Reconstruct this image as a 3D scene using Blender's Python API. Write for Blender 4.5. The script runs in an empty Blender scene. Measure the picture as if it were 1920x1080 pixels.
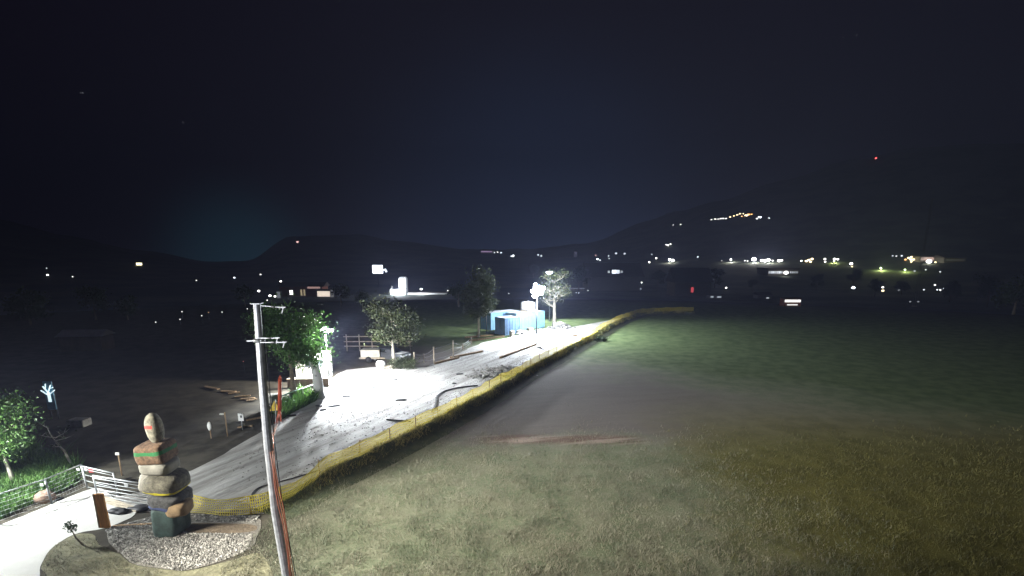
import bpy, bmesh, math, random
import numpy as np
from mathutils import Vector, Matrix, noise
R = math.radians
C = bpy.context.scene.collection
rnd = random.Random(7)
nrs = np.random.RandomState(7)

# ------------------------------------------------------------------ camera
F = 1000.0; PITCH = R(13.2); HOR = 480.0; CX = 960.0; CAMZ = 11.0
CY = HOR + F * math.tan(PITCH)
cam = bpy.data.cameras.new('camera'); cob = bpy.data.objects.new('camera', cam); C.objects.link(cob)
cam.sensor_width = 36; cam.lens = F / 1920 * 36; cam.clip_end = 30000; cam.clip_start = .05
cam.shift_y = (CY - 540) / 1920
cob.location = (0, 0, CAMZ); cob.rotation_euler = (R(90) - PITCH, 0, 0)
sc = bpy.context.scene; sc.camera = cob
sc.view_settings.view_transform = 'Standard'; sc.view_settings.look = 'None'
sc.view_settings.exposure = 0; sc.view_settings.gamma = 1
sc.cycles.use_denoising = True
sc.cycles.max_bounces = 5; sc.cycles.diffuse_bounces = 2; sc.cycles.transparent_max_bounces = 12; sc.cycles.volume_bounces = 0
sc.cycles.sample_clamp_indirect = 2

def ray(px, py):
    X = (px - CX) / F; Y = (CY - py) / F
    return Vector((X, math.cos(PITCH) + Y * math.sin(PITCH), -math.sin(PITCH) + Y * math.cos(PITCH)))
def at(px, py, Y):                      # the point of a sight line at northing Y
    d = ray(px, py); return Vector((0, 0, CAMZ)) + d * (Y / d.y)

# ------------------------------------------------------------------ world: night sky with town glow and stars
W = bpy.data.worlds.new('World'); sc.world = W; W.use_nodes = True
nt = W.node_tree; N = nt.nodes; L = nt.links
bg = N['Background']; bg.inputs['Strength'].default_value = 1.0
tc = N.new('ShaderNodeTexCoord')
def vdist(v):
    n = N.new('ShaderNodeVectorMath'); n.operation = 'DISTANCE'; L.new(tc.outputs['Generated'], n.inputs[0])
    n.inputs[1].default_value = v; return n.outputs['Value']
def wmap(o, a, b, c, d, typ='SMOOTHERSTEP'):
    m = N.new('ShaderNodeMapRange'); m.interpolation_type = typ
    L.new(o, m.inputs['Value'])
    for k, v in zip(('From Min', 'From Max', 'To Min', 'To Max'), (a, b, c, d)): m.inputs[k].default_value = v
    return m.outputs['Result']
def addglow(prev, fac, col):
    m = N.new('ShaderNodeMixRGB'); m.blend_type = 'ADD'
    L.new(fac, m.inputs['Fac']); m.inputs['Color2'].default_value = (*col, 1)
    if isinstance(prev, tuple): m.inputs['Color1'].default_value = (*prev, 1)
    else: L.new(prev, m.inputs['Color1'])
    return m.outputs['Color']
col = (.0034, .0016, .0054)
g0 = ray(1000, 500).normalized()
col = addglow(col, wmap(vdist(g0), 0.0, 1.0, 1, 0), (.0080, .0092, .0135))
col = addglow(col, wmap(vdist(g0), 0.0, .46, 1, 0), (.0150, .0370, .095))
col = addglow(col, wmap(vdist(ray(450, 492).normalized()), 0.0, .17, 1, 0), (.010, .075, .110))
stars = [(680,66,.5),(718,178,.4),(936,118,.3),(848,187,.2),(758,199,.3),(674,243,.3),(852,277,.3),(916,265,.25),(913,306,.25),(36,67,.2),
 (1141,19,.3),(1141,70,.4),(1238,58,.3),(1263,130,.7),(1395,92,.3),(1453,118,.7),(1581,70,.7),(1606,66,.7),(1712,134,.5),(1763,7,.3),
 (981,188,.25),(1173,205,.3),(1138,274,.4),(1567,315,.35),(636,2,.35),(155,174,1.1),(151,174,.6),(343,229,1.0),(345,231,.5),(1330,40,.15),(820,60,.15),(1050,150,.15),(1420,210,.15)]
for (a, b, s) in stars:
    col = addglow(col, wmap(vdist(ray(a, b).normalized()), 0.0006, 0.0013, 1, 0, 'LINEAR'), (.24 * s, .25 * s, .29 * s))
L.new(col, bg.inputs['Color'])

def light(kind, name, loc, power, color=(1, 1, 1), target=None, size=.15, angle=120, blend=.6, parent=None):
    d = bpy.data.lights.new(name, kind); d.energy = power; d.color = color
    if kind in ('POINT', 'SPOT'): d.shadow_soft_size = size
    if kind == 'SPOT': d.spot_size = R(angle); d.spot_blend = blend
    o = bpy.data.objects.new(name, d); C.objects.link(o); o.location = loc
    if target is not None:
        o.rotation_euler = (Vector(target) - Vector(loc)).to_track_quat('-Z', 'Y').to_euler()
    return o
fill_sun = light('SUN', 'terrain_fill_sun', (0, 0, 60), .012, (.78, .84, 1.0), (-20, 40, 0)); fill_sun.data.angle = R(12)  # weak sun added so the dark terrain gets some shape

# ------------------------------------------------------------------ terrain function
def sstep(t):
    t = min(1, max(0, t)); return t * t * (3 - 2 * t)
RIDGE = [(-3000,300),(-1200,330),(-400,390),(0,415),(150,440),(300,468),(420,494),(480,492),(560,448),(640,446),(760,456),(900,466),(1000,468),
         (1100,458),(1200,425),(1260,405),(1330,385),(1440,352),(1560,318),(1650,299),(1760,291),(1920,292),(2400,270),(5000,200)]
def ridge_tan(x, y):
    if y < 1: y = 1
    px = CX + x / y * F / math.cos(PITCH) * .97
    for (a, b), (c, d) in zip(RIDGE, RIDGE[1:]):
        if a <= px <= c:
            t = (px - a) / (c - a); t = t * t * (3 - 2 * t) * .6 + t * .4
            return (HOR - (b + (d - b) * t)) / F
    return .25
def zt(x, y):
    r = math.hypot(x, y)
    if r < 95: return 0.0
    edge = 108
    z = -32 * sstep((r - edge) / 380)
    if r > 800:
        m = sstep((r - 850) / 1750)
        rt = ridge_tan(x, y)
        yy = max(y, .35 * r)
        top = CAMZ + max(rt, -.02) * min(yy, 2600)*1.03
        nz = noise.fractal(Vector((x / 420, y / 420, 3.1)), 1.0, 2.0, 5)
        z = z * (1 - m) + top * m + nz * 22 * m
        if r > 2600: z -= (r - 2600) * .12
    return z
def ground(px, py):
    d = ray(px, py); p = Vector((0, 0, CAMZ)); t = 5.0
    if d.z < 0:
        tf = -CAMZ / d.z; q = p + d * tf
        if math.hypot(q.x, q.y) < 95: q.z = 0; return q
        t = 90.0
    while t < 4000:
        q = p + d * t
        if q.z <= zt(q.x, q.y):
            lo, hi = t - max(2, t * .01), t
            for _ in range(20):
                m = (lo + hi) / 2; q = p + d * m
                if q.z <= zt(q.x, q.y): hi = m
                else: lo = m
            return p + d * hi
        t += max(2, t * .01)
    q = p + d * 2300; return q
def gz(px, py): q = ground(px, py); return (q.x, q.y)

# ------------------------------------------------------------------ materials
def mat(name, col, rough=.7, metal=0, var=.25, scale=3.0, bump=0.0, bscale=None, col2=None, detail=5, stretch=None, trans=0):
    m = bpy.data.materials.new(name); m.use_nodes = True
    nt = m.node_tree; n = nt.nodes; l = nt.links; b = n['Principled BSDF']
    b.inputs['Roughness'].default_value = rough; b.inputs['Metallic'].default_value = metal
    t = n.new('ShaderNodeTexCoord'); nz = n.new('ShaderNodeTexNoise')
    nz.inputs['Scale'].default_value = scale; nz.inputs['Detail'].default_value = detail; nz.inputs['Roughness'].default_value = .65
    src = t.outputs['Object']
    if stretch:
        mp = n.new('ShaderNodeMapping'); mp.vector_type = 'TEXTURE'; l.new(src, mp.inputs['Vector']); mp.inputs['Rotation'].default_value = (0, 0, stretch[0])
        mp.inputs['Scale'].default_value = stretch[1]; src = mp.outputs['Vector']
    l.new(src, nz.inputs['Vector'])
    r = n.new('ShaderNodeValToRGB'); l.new(nz.outputs['Fac'], r.inputs['Fac'])
    c2 = col2 or tuple(min(1, c * (1 + var)) for c in col); c1 = col if col2 else tuple(c * (1 - var) for c in col)
    r.color_ramp.elements[0].position = .35; r.color_ramp.elements[1].position = .68
    r.color_ramp.elements[0].color = (*c1, 1); r.color_ramp.elements[1].color = (*c2, 1)
    l.new(r.outputs['Color'], b.inputs['Base Color'])
    if bump:
        n2 = n.new('ShaderNodeTexNoise'); n2.inputs['Scale'].default_value = bscale or scale * 4; n2.inputs['Detail'].default_value = 6
        l.new(src, n2.inputs['Vector'])
        bp = n.new('ShaderNodeBump'); bp.inputs['Strength'].default_value = 1; bp.inputs['Distance'].default_value = bump
        l.new(n2.outputs['Fac'], bp.inputs['Height']); l.new(bp.outputs['Normal'], b.inputs['Normal'])
    if trans:
        tr = n.new('ShaderNodeBsdfTranslucent'); l.new(r.outputs['Color'], tr.inputs['Color'])
        mx = n.new('ShaderNodeMixShader'); mx.inputs['Fac'].default_value = trans
        l.new(b.outputs[0], mx.inputs[1]); l.new(tr.outputs[0], mx.inputs[2]); l.new(mx.outputs[0], n['Material Output'].inputs['Surface'])
    return m
_em = {}
def glow(color, strength):
    k = (tuple(color), strength)
    if k in _em: return _em[k]
    m = bpy.data.materials.new('lamp_glow'); m.use_nodes = True
    b = m.node_tree.nodes['Principled BSDF']; b.inputs['Base Color'].default_value = (.8, .8, .8, 1)
    b.inputs['Emission Color'].default_value = (*color, 1); b.inputs['Emission Strength'].default_value = strength
    _em[k] = m; return m
def stripe_mat(name, base, stripe, z0, z1, extra=None):        # stone with a painted band (object space height)
    m = mat(name, tuple(q * .8 for q in base), .9, 0, .5, 7, .03, 22)
    nt = m.node_tree; n = nt.nodes; l = nt.links; b = n['Principled BSDF']
    src = b.inputs['Base Color'].links[0].from_socket
    t = n.new('ShaderNodeTexCoord'); sp = n.new('ShaderNodeSeparateXYZ'); l.new(t.outputs['Object'], sp.inputs[0])
    nz = n.new('ShaderNodeTexNoise'); nz.inputs['Scale'].default_value = 4; l.new(t.outputs['Object'], nz.inputs['Vector'])
    a = n.new('ShaderNodeMath'); a.operation = 'MULTIPLY_ADD'; l.new(nz.outputs['Fac'], a.inputs[0]); a.inputs[1].default_value = .10
    l.new(sp.outputs['Z'], a.inputs[2])
    def M(op, x, y):
        q = n.new('ShaderNodeMath'); q.operation = op
        for i, v in enumerate((x, y)):
            if isinstance(v, (int, float)): q.inputs[i].default_value = v
            else: l.new(v, q.inputs[i])
        return q.outputs[0]
    f = M('MULTIPLY', M('GREATER_THAN', a.outputs[0], z0 + .05), M('LESS_THAN', a.outputs[0], z1 + .05))
    if extra: f = M('MULTIPLY', f, M('LESS_THAN', sp.outputs['X'], extra))
    mx = n.new('ShaderNodeMixRGB'); l.new(f, mx.inputs['Fac']); l.new(src, mx.inputs['Color1']); mx.inputs['Color2'].default_value = (*stripe, 1)
    l.new(mx.outputs[0], b.inputs['Base Color']); return m

M_ = dict(
 galv=mat('galvanised_steel', (.34, .35, .37), .42, .45, .3, 6),
 zinc=mat('bright_zinc', (.55, .57, .58), .5, .2, .12, 5),
 steel=mat('dull_steel', (.28, .285, .295), .45, .7, .15, 6),
 dark=mat('dark_metal', (.05, .05, .055), .6, .3, .2, 6),
 black=mat('black_rubber', (.02, .02, .022), .6, 0, .2, 6),
 orange=mat('orange_plastic', (.55, .09, .035), .5, 0, .2, 5),
 redcab=mat('orange_cable', (.26, .075, .04), .5, 0, .2, 5),
 wood=mat('weathered_wood', (.30, .20, .11), .8, 0, .4, 2.2, .006, 12, stretch=(0, (.17, .17, 1.7))),
 plank=mat('orange_wood', (.66, .30, .075), .65, 0, .3, 2.2, .003, 12, stretch=(0, (.13, .13, 1.3))),
 timber=mat('pale_timber', (.42, .36, .28), .8, 0, .25, 2, .004, 10),
 white=mat('white_paint', (.72, .72, .72), .55, 0, .08, 2),
 offw=mat('grubby_white', (.55, .54, .50), .7, 0, .15, 2),
 blue=mat('blue_container_paint', (.17, .31, .48), .45, .1, .18, 1.2),
 teal=mat('teal_container_paint', (.21, .42, .58), .45, .1, .18, 1.2),
 navy=mat('navy_container_paint', (.17, .28, .46), .5, .1, .2, 1.2),
 bark=mat('bark', (.16, .13, .10), .9, 0, .4, 4, .02, 18),
 palebark=mat('pale_bark', (.38, .35, .29), .9, 0, .3, 4, .015, 18),
 leaf=mat('green_leaf', (.052, .118, .026), .5, 0, .5, .8, trans=.3),
 leaf2=mat('olive_leaf', (.055, .072, .028), .55, 0, .45, .6, trans=.3),
 leaf3=mat('dark_leaf', (.030, .055, .020), .55, 0, .5, .3, trans=.25),
 leafl=mat('fresh_leaf', (.07, .145, .032), .5, 0, .45, 1.2, trans=.35),
 wall=mat('house_plaster', (.30, .28, .26), .9, 0, .12, .6),
 wallw=mat('white_plaster', (.74, .74, .74), .85, 0, .05, .6),
 wallb=mat('brown_wall', (.20, .14, .10), .9, 0, .2, .8),
 wallr=mat('red_brown_wall', (.28, .09, .05), .9, 0, .2, .8),
 roof=mat('dark_roof', (.07, .05, .045), .85, 0, .25, 1.5),
 rock=mat('grey_rock', (.30, .29, .27), .9, 0, .4, 2.5, .03, 9),
 brownrock=mat('brown_rock', (.30, .20, .15), .9, 0, .4, 2.5, .03, 9),
 glass=mat('dark_glass', (.02, .025, .03), .1, 0, .1, 2),
 sackw=mat('white_sack', (.7, .7, .68), .8, 0, .1, 3, .01, 9),
)

# ------------------------------------------------------------------ mesh builder
class MB:
    def __init__(s): s.v = []; s.f = []; s.sm = []
    def add(s, vs, fs, smooth=False):
        k = len(s.v); s.v += [tuple(v) for v in vs]; s.f += [tuple(i + k for i in f) for f in fs]; s.sm += [smooth] * len(fs); return s
    def box(s, c, d, rot=None, bev=0):
        x, y, z = (q / 2 for q in d); m = rot or Matrix.Identity(3); c = Vector(c)
        if bev:
            bm = bmesh.new(); bmesh.ops.create_cube(bm, size=1)
            for v in bm.verts: v.co = Vector((v.co.x * d[0], v.co.y * d[1], v.co.z * d[2]))
            bmesh.ops.bevel(bm, geom=bm.edges[:], offset=bev, segments=2, affect='EDGES', profile=.5)
            bm.verts.index_update(); s.add([m @ v.co + c for v in bm.verts], [[v.index for v in f.verts] for f in bm.faces]); bm.free(); return s
        vs = [m @ Vector(p) + c for p in ((-x,-y,-z),(x,-y,-z),(x,y,-z),(-x,y,-z),(-x,-y,z),(x,-y,z),(x,y,z),(-x,y,z))]
        return s.add(vs, [(0,3,2,1),(4,5,6,7),(0,1,5,4),(1,2,6,5),(2,3,7,6),(3,0,4,7)])
    def tube(s, pts, rad, n=8, caps=True):
        pts = [Vector(p) for p in pts]
        rad = [rad] * len(pts) if isinstance(rad, (int, float)) else rad
        vs = []; fs = []
        for i, p in enumerate(pts):
            t = (pts[min(i + 1, len(pts) - 1)] - pts[max(i - 1, 0)]).normalized()
            a = t.orthogonal().normalized() if i == 0 else (a - t * a.dot(t)).normalized()
            b = t.cross(a)
            for k in range(n):
                w = 2 * math.pi * k / n; vs.append(p + (a * math.cos(w) + b * math.sin(w)) * rad[i])
        for i in range(len(pts) - 1):
            for k in range(n):
                fs.append((i*n+k, i*n+(k+1)%n, (i+1)*n+(k+1)%n, (i+1)*n+k))
        if caps: fs.append(tuple(range(n))[::-1]); fs.append(tuple((len(pts)-1)*n+k for k in range(n)))
        return s.add(vs, fs, True)
    def bar(s, a, b, w, h=None):                # straight rectangular bar
        a, b = Vector(a), Vector(b); h = h or w; d = b - a
        m = d.to_track_quat('Z', 'Y').to_matrix(); return s.box((a + b) / 2, (w, h, d.length), m)
    def rock(s, c, r, seed, amp=.18, power=1.0, nu=22, nv=14, rot=None, fr=1.3):
        c = Vector(c); vs = []; fs = []; m = rot or Matrix.Identity(3)
        sg = lambda v, e: math.copysign(abs(v) ** e, v)
        for j in range(nv + 1):
            ph = -math.pi / 2 + math.pi * j / nv
            for i in range(nu):
                th = 2 * math.pi * i / nu
                d = Vector((sg(math.cos(ph), power) * sg(math.cos(th), power), sg(math.cos(ph), power) * sg(math.sin(th), power), sg(math.sin(ph), power)))
                k = 1 + amp * noise.fractal(d * fr + Vector((seed * 7.3, seed * 1.7, 0)), 1, 2, 4)
                vs.append(m @ Vector((d.x * r[0] * k, d.y * r[1] * k, d.z * r[2] * k)) + c)
        for j in range(nv):
            for i in range(nu): fs.append((j*nu+i, j*nu+(i+1)%nu, (j+1)*nu+(i+1)%nu, (j+1)*nu+i))
        return s.add(vs, fs, True)
    def build(s, name, m, parent=None, loc=None, rotz=0):
        me = bpy.data.meshes.new(name); me.from_pydata(s.v, [], s.f); me.update()
        me.polygons.foreach_set('use_smooth', s.sm)
        for q in (m if isinstance(m, (list, tuple)) else [m]): me.materials.append(q)
        o = bpy.data.objects.new(name, me); C.objects.link(o)
        if parent: o.parent = parent
        if loc is not None: o.location = loc
        o.rotation_euler.z = rotz
        return o
def tag(o, label, cat, group=None, kind=None):
    if label: o['label'] = label
    if cat: o['category'] = cat
    if group: o['group'] = group
    if kind: o['kind'] = kind
    return o
def thing(name, label, cat, loc=(0, 0, 0), rotz=0, group=None):
    o = bpy.data.objects.new(name, None); C.objects.link(o); o.location = loc; o.rotation_euler.z = rotz; o.empty_display_size = .3
    return tag(o, label, cat, group)
def struct(o): o['kind'] = 'structure'; return o
def stuff(o): o['kind'] = 'stuff'; return o
def dup(root, loc, rotz=None, label=None, scale=None):
    r = root.copy(); C.objects.link(r); r.location = loc
    if rotz is not None: r.rotation_euler.z = rotz
    if label: r['label'] = label
    if scale: r.scale = (scale,) * 3
    for ch in list(root.children):
        c = ch.copy(); C.objects.link(c); c.parent = r
        for g in list(ch.children):
            d = g.copy(); C.objects.link(d); d.parent = c
    return r
def npmesh(name, V, Fc, m, n=3, smooth=False, attr=None):
    me = bpy.data.meshes.new(name); me.vertices.add(len(V)); me.vertices.foreach_set('co', V.astype(np.float32).ravel())
    k = len(Fc); me.loops.add(k * n); me.polygons.add(k)
    me.loops.foreach_set('vertex_index', Fc.astype(np.int32).ravel())
    me.polygons.foreach_set('loop_start', np.arange(0, k * n, n, dtype=np.int32))
    me.polygons.foreach_set('loop_total', np.full(k, n, dtype=np.int32))
    me.update(); me.materials.append(m); me.validate()
    o = bpy.data.objects.new(name, me); C.objects.link(o); return o

# ------------------------------------------------------------------ ground
# field material: meadow with a mown grey-brown part, a strip of bare soil, and light falloff coloured into the near east
def ground_material():
    m = bpy.data.materials.new('meadow_ground'); m.use_nodes = True
    nt = m.node_tree; n = nt.nodes; l = nt.links; b = n['Principled BSDF']; b.inputs['Roughness'].default_value = .95
    b.inputs['Specular IOR Level'].default_value = .1
    g = n.new('ShaderNodeNewGeometry'); sp = n.new('ShaderNodeSeparateXYZ'); l.new(g.outputs['Position'], sp.inputs[0])
    def no(scale, det=5, st=None):
        q = n.new('ShaderNodeTexNoise'); q.inputs['Scale'].default_value = scale; q.inputs['Detail'].default_value = det; q.inputs['Roughness'].default_value = .62
        src = g.outputs['Position']
        if st:
            mp = n.new('ShaderNodeMapping'); mp.vector_type = 'TEXTURE'; l.new(src, mp.inputs['Vector']); mp.inputs['Rotation'].default_value = (0, 0, st[0]); mp.inputs['Scale'].default_value = st[1]; src = mp.outputs[0]
        l.new(src, q.inputs['Vector']); return q.outputs['Fac']
    def M(op, *a):
        q = n.new('ShaderNodeMath'); q.operation = op
        for i, v in enumerate(a):
            if isinstance(v, (int, float)): q.inputs[i].default_value = v
            else: l.new(v, q.inputs[i])
        return q.outputs[0]
    def SM(v, a, c):
        q = n.new('ShaderNodeMapRange'); q.interpolation_type = 'SMOOTHSTEP'; l.new(v, q.inputs['Value'])
        q.inputs['From Min'].default_value = a; q.inputs['From Max'].default_value = c; return q.outputs['Result']
    def MX(f, a, c):
        q = n.new('ShaderNodeMixRGB'); 
        if isinstance(f, float): q.inputs['Fac'].default_value = f
        else: l.new(f, q.inputs['Fac'])
        for i, v in ((1, a), (2, c)):
            if isinstance(v, tuple): q.inputs[i].default_value = (*v, 1)
            else: l.new(v, q.inputs[i])
        return q.outputs[0]
    X, Y = sp.outputs['X'], sp.outputs['Y']
    big, mid, fine = no(.12, 4), no(.7, 6), no(5, 6)
    streak = no(1.0, 5, (R(14), (5, .9, 1)))
    grass = MX(SM(mid, .35, .65), (.150, .175, .108), (.205, .212, .145))
    grass = MX(M('MULTIPLY', SM(fine, .45, .7), .6), grass, (.25, .24, .17))
    mown = MX(SM(streak, .25, .8), (.128, .110, .102), (.152, .133, .122))
    mown = MX(M('MULTIPLY', SM(fine, .45, .7), .5), mown, (.17, .155, .125))
    wob = M('MULTIPLY_ADD', big, 14.0, -7.0)
    # mown part: between y 31 and 50 m, running out to the east
    Yw = M('ADD', Y, M('MULTIPLY', wob, .5)); Xw = M('ADD', X, wob)
    Yr = M('ADD', Yw, M('MULTIPLY_ADD', mid, 4.0, -2.0))
    f = M('MULTIPLY', SM(Yr, 28.0, 33.5), M('SUBTRACT', 1.0, SM(M('ADD', Yw, M('MULTIPLY', Xw, .75)), 52, 66)))
    f = M('MULTIPLY', f, M('SUBTRACT', 1.0, M('MULTIPLY', SM(Xw, 8, 26), .6)))
    field = MX(f, grass, mown)
    # bare soil strip
    s = M('MULTIPLY', M('MULTIPLY', SM(M('ADD', Y, M('MULTIPLY', streak, 1.2)), 30.6, 31.4), M('SUBTRACT', 1.0, SM(M('ADD', Y, M('MULTIPLY', streak, 1.2)), 32.0, 32.9))),
          M('MULTIPLY', SM(X, -3.5, 0), M('SUBTRACT', 1.0, SM(X, 6.5, 9))))
    soil = MX(SM(streak, .45, .6), (.14, .085, .065), (.34, .26, .22))
    field = MX(M('MULTIPLY', s, .85), field, soil)
    falloff = M('MULTIPLY', SM(Xw, 7, 15), M('SUBTRACT', 1.0, SM(Yr, 26, 44)))  # light dying away to the near east, put into the ground colour
    field = MX(M('MULTIPLY', falloff, .9), field, MX(SM(mid, .35, .65), (.110, .100, .020), (.165, .148, .034)))
    grn = SM(M('ADD', Yw, M('MULTIPLY', Xw, .75)), 54, 68)
    field = MX(grn, field, MX(SM(mid, .35, .65), (.062, .092, .036), (.110, .142, .062)))
    # west of the track: dark earth and rough grass
    westf = SM(M('SUBTRACT', M('MULTIPLY', Y, -.16), X), 2.0, 8.0)
    west = MX(SM(mid, .35, .65), (.042, .038, .030), (.080, .072, .056))
    field = MX(westf, field, west)
    # far valley: woods and meadows
    d = n.new('ShaderNodeVectorMath'); d.operation = 'LENGTH'; l.new(g.outputs['Position'], d.inputs[0])
    far = MX(SM(no(.012, 5), .42, .58), (.05, .06, .05), (.11, .12, .09))
    field = MX(SM(d.outputs['Value'], 115, 190), field, far)
    l.new(field, b.inputs['Base Color'])
    bp = n.new('ShaderNodeBump'); bp.inputs['Distance'].default_value = .025; bp.inputs['Strength'].default_value = .6
    l.new(M('ADD', no(3.2, 8), M('MULTIPLY', mid, .8)), bp.inputs['Height']); l.new(bp.outputs['Normal'], b.inputs['Normal'])
    return m
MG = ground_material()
rs = [0, 3, 6, 9, 12, 15, 18, 22, 26, 32, 40, 50, 60, 70, 80, 90, 95, 100, 105, 108, 112, 117, 125, 135, 150, 170, 195, 225, 260, 300, 345, 395, 450, 510, 580, 660, 750, 850]
while rs[-1] < 3600: rs.append(rs[-1] * 1.035)
rs += [4500, 6500, 9000]
angs = list(np.arange(-75, 75.01, .6)) + list(np.arange(81, 285, 6.0))
na = len(angs); V = []; Fc = []
for r in rs:
    for a in angs:
        x, y = r * math.sin(R(a)), r * math.cos(R(a)); V.append((x, y, zt(x, y) if y > -r * .3 else zt(x, y) * .5))
for i in range(len(rs) - 1):
    for k in range(na): Fc.append((i*na+k, (i+1)*na+k, (i+1)*na+(k+1)%na, i*na+(k+1)%na))
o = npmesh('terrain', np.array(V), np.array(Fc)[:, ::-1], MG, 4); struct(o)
o.data.polygons.foreach_set('use_smooth', [True] * len(o.data.polygons))

def sheet(name, pix, z, m, jag=.12, step=.5, smooth=True):     # flat ground sheet with a slightly ragged outline
    P = [Vector((*gz(a, b), 0)) for a, b in pix]; out = []
    for _ in range(2 if smooth else 0): P = [q for i in range(len(P)) for q in (P[i].lerp(P[(i + 1) % len(P)], .22), P[i].lerp(P[(i + 1) % len(P)], .78))]
    for i, p in enumerate(P):
        q = P[(i + 1) % len(P)]; k = max(1, min(60, int((q - p).length / step)))
        for j in range(k):
            w = p.lerp(q, j / k); nn = noise.fractal(w * .5, 1, 2, 3) * jag
            out.append((w.x + nn, w.y + nn * .7, z))
    me = bpy.data.meshes.new(name); bm = bmesh.new()
    f = bm.faces.new([bm.verts.new(v) for v in out]); bmesh.ops.triangulate(bm, faces=[f])
    bm.normal_update()
    for f in bm.faces:
        if f.normal.z < 0: f.normal_flip()
    bm.to_mesh(me); bm.free(); me.materials.append(m)
    o = bpy.data.objects.new(name, me); C.objects.link(o); return struct(o)
ROADDIR = math.atan2(60, 30)
m_road = mat('packed_gravel_track', (.40, .39, .37), .95, 0, 0, .7, .05, 3.0, col2=(.54, .53, .51), detail=9, stretch=(R(66), (2.5, .8, 1)))
m_pave = mat('pale_concrete_lane', (.50, .49, .47), .9, 0, .08, .8, .01, 6)
m_grav = mat('gravel_bed', (.11, .10, .085), .95, 0, 0, 14, .04, 20, col2=(.24, .225, .20), detail=8)
m_soil = mat('brown_soil', (.15, .115, .08), .95, 0, .3, 2, .04, 8)
m_verge = mat('rough_verge', (.15, .142, .085), .95, 0, .35, 1.6, .06, 6)
NETLINE = [(352,962),(410,966),(470,966),(492,962),(520,948),(600,906),(700,858),(800,808),(900,754),(1000,694),(1060,662),(1112,634),(1140,616),(1166,603),(1195,593),(1225,589.5),(1262,588.5),(1300,588.5)]
sheet('gravel_track', [(190,935),(260,925),(360,882),(420,852),(470,822),(505,800),(545,776),(600,748),(612,716),(645,694),(705,688),(740,692),(800,688),(870,658),(905,642),(950,634),(1028,614),(1075,613),(1130,603),(1160,597),(1196,591),
       (1166,604),(1112,636),(1000,696),(900,756),(800,810),(700,860),(600,908),(520,950),(490,964),(352,962),(250,962),(200,965)], .012, m_road, .25, .8, False)
def add_ruts(m):
    nt = m.node_tree; n = nt.nodes; l = nt.links; b = n['Principled BSDF']; src = b.inputs['Base Color'].links[0].from_socket
    t = n.new('ShaderNodeTexCoord'); mp = n.new('ShaderNodeMapping'); l.new(t.outputs['Object'], mp.inputs['Vector']); mp.vector_type = 'TEXTURE'; mp.inputs['Rotation'].default_value = (0, 0, R(66)); mp.inputs['Scale'].default_value = (16, 1.3, 1)
    q = n.new('ShaderNodeTexNoise'); q.inputs['Scale'].default_value = 1.6; q.inputs['Detail'].default_value = 8; q.inputs['Roughness'].default_value = .7; l.new(mp.outputs[0], q.inputs['Vector'])
    r = n.new('ShaderNodeValToRGB'); r.color_ramp.elements[0].position = .38; r.color_ramp.elements[1].position = .56; r.color_ramp.elements[0].color = (.52, .50, .48, 1); r.color_ramp.elements[1].color = (1, 1, 1, 1)
    l.new(q.outputs['Fac'], r.inputs['Fac']); mx = n.new('ShaderNodeMixRGB'); mx.blend_type = 'MULTIPLY'; mx.inputs['Fac'].default_value = 1; l.new(src, mx.inputs['Color1']); l.new(r.outputs[0], mx.inputs['Color2']); l.new(mx.outputs[0], b.inputs['Base Color'])
    bp = n.new('ShaderNodeBump'); bp.inputs['Distance'].default_value = .16; l.new(q.outputs['Fac'], bp.inputs['Height']); l.new(b.inputs['Normal'].links[0].from_socket, bp.inputs['Normal']); l.new(bp.outputs[0], b.inputs['Normal'])
add_ruts(m_road)
sheet('concrete_lane', [(-500,1230),(-260,1060),(-60,1008),(60,962),(150,924),(188,912),(215,938),(265,962),(200,992),(140,1000),(96,1028),(76,1060),(72,1090),(60,1250)], .022, m_pave, .04)
sheet('gravel_bed', [(196,992),(300,964),(360,963),(490,966),(478,1000),(472,1030),(420,1052),(340,1074),(250,1058),(214,1030)], .018, m_grav, .2)
sheet('soil_strip', [(352,980),(420,982),(476,985),(474,1000),(400,1002),(345,998)], .026, m_soil, .15)
sheet('rough_verge', [(76,1095),(80,1052),(104,1022),(142,1000),(170,1002),(205,1030),(250,1058),(340,1075),(430,1052),(500,1030),(510,1110),(300,1130)], .008, m_verge, .2)

# inside/outside helpers
NETW = [Vector((*gz(a, b), 0)) for a, b in NETLINE]
def net_x(y):                            # easting of the net at northing y
    for a, b in zip(NETW[2:], NETW[3:]):
        if a.y <= y <= b.y: return a.x + (b.x - a.x) * (y - a.y) / max(1e-6, b.y - a.y)
    return NETW[2].x if y < NETW[2].y else NETW[-1].x

# grassy bank that carries the yellow net, dropping to the meadow
BANK = .48
BP = []
for a, b in zip(NETW[3:], NETW[4:]):
    k = max(1, int((b - a).length / .8)); BP += [a.lerp(b, j / k) for j in range(k)]
BP.append(NETW[-1])
def bankf(p): return min(1, max(0, (p.y - 23.2) / 2.2))
prof_ = [(-.8, -.02), (-.5, .2), (-.15, .92), (.2, 1), (.5, .66), (.9, .26), (1.4, .06), (1.7, -.03)]
vs = []; fs = []
for i, p in enumerate(BP):
    td = (BP[min(i + 1, len(BP) - 1)] - BP[max(i - 1, 0)]).normalized(); nn = Vector((td.y, -td.x, 0)); bf = bankf(p)
    for (o_, z_) in prof_:
        w_ = noise.fractal(Vector((p.x * .7 + o_, p.y * .7, o_)), 1, 2, 3)
        vs.append(tuple(p + nn * (o_ + .12 * w_) + Vector((0, 0, z_ * BANK * bf * (1 + .25 * w_) + (.03 if z_ > 0 else -.01)))))
q_ = len(prof_)
for i in range(len(BP) - 1):
    for r in range(q_ - 1): fs.append((i*q_+r, i*q_+r+1, (i+1)*q_+r+1, (i+1)*q_+r))
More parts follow.
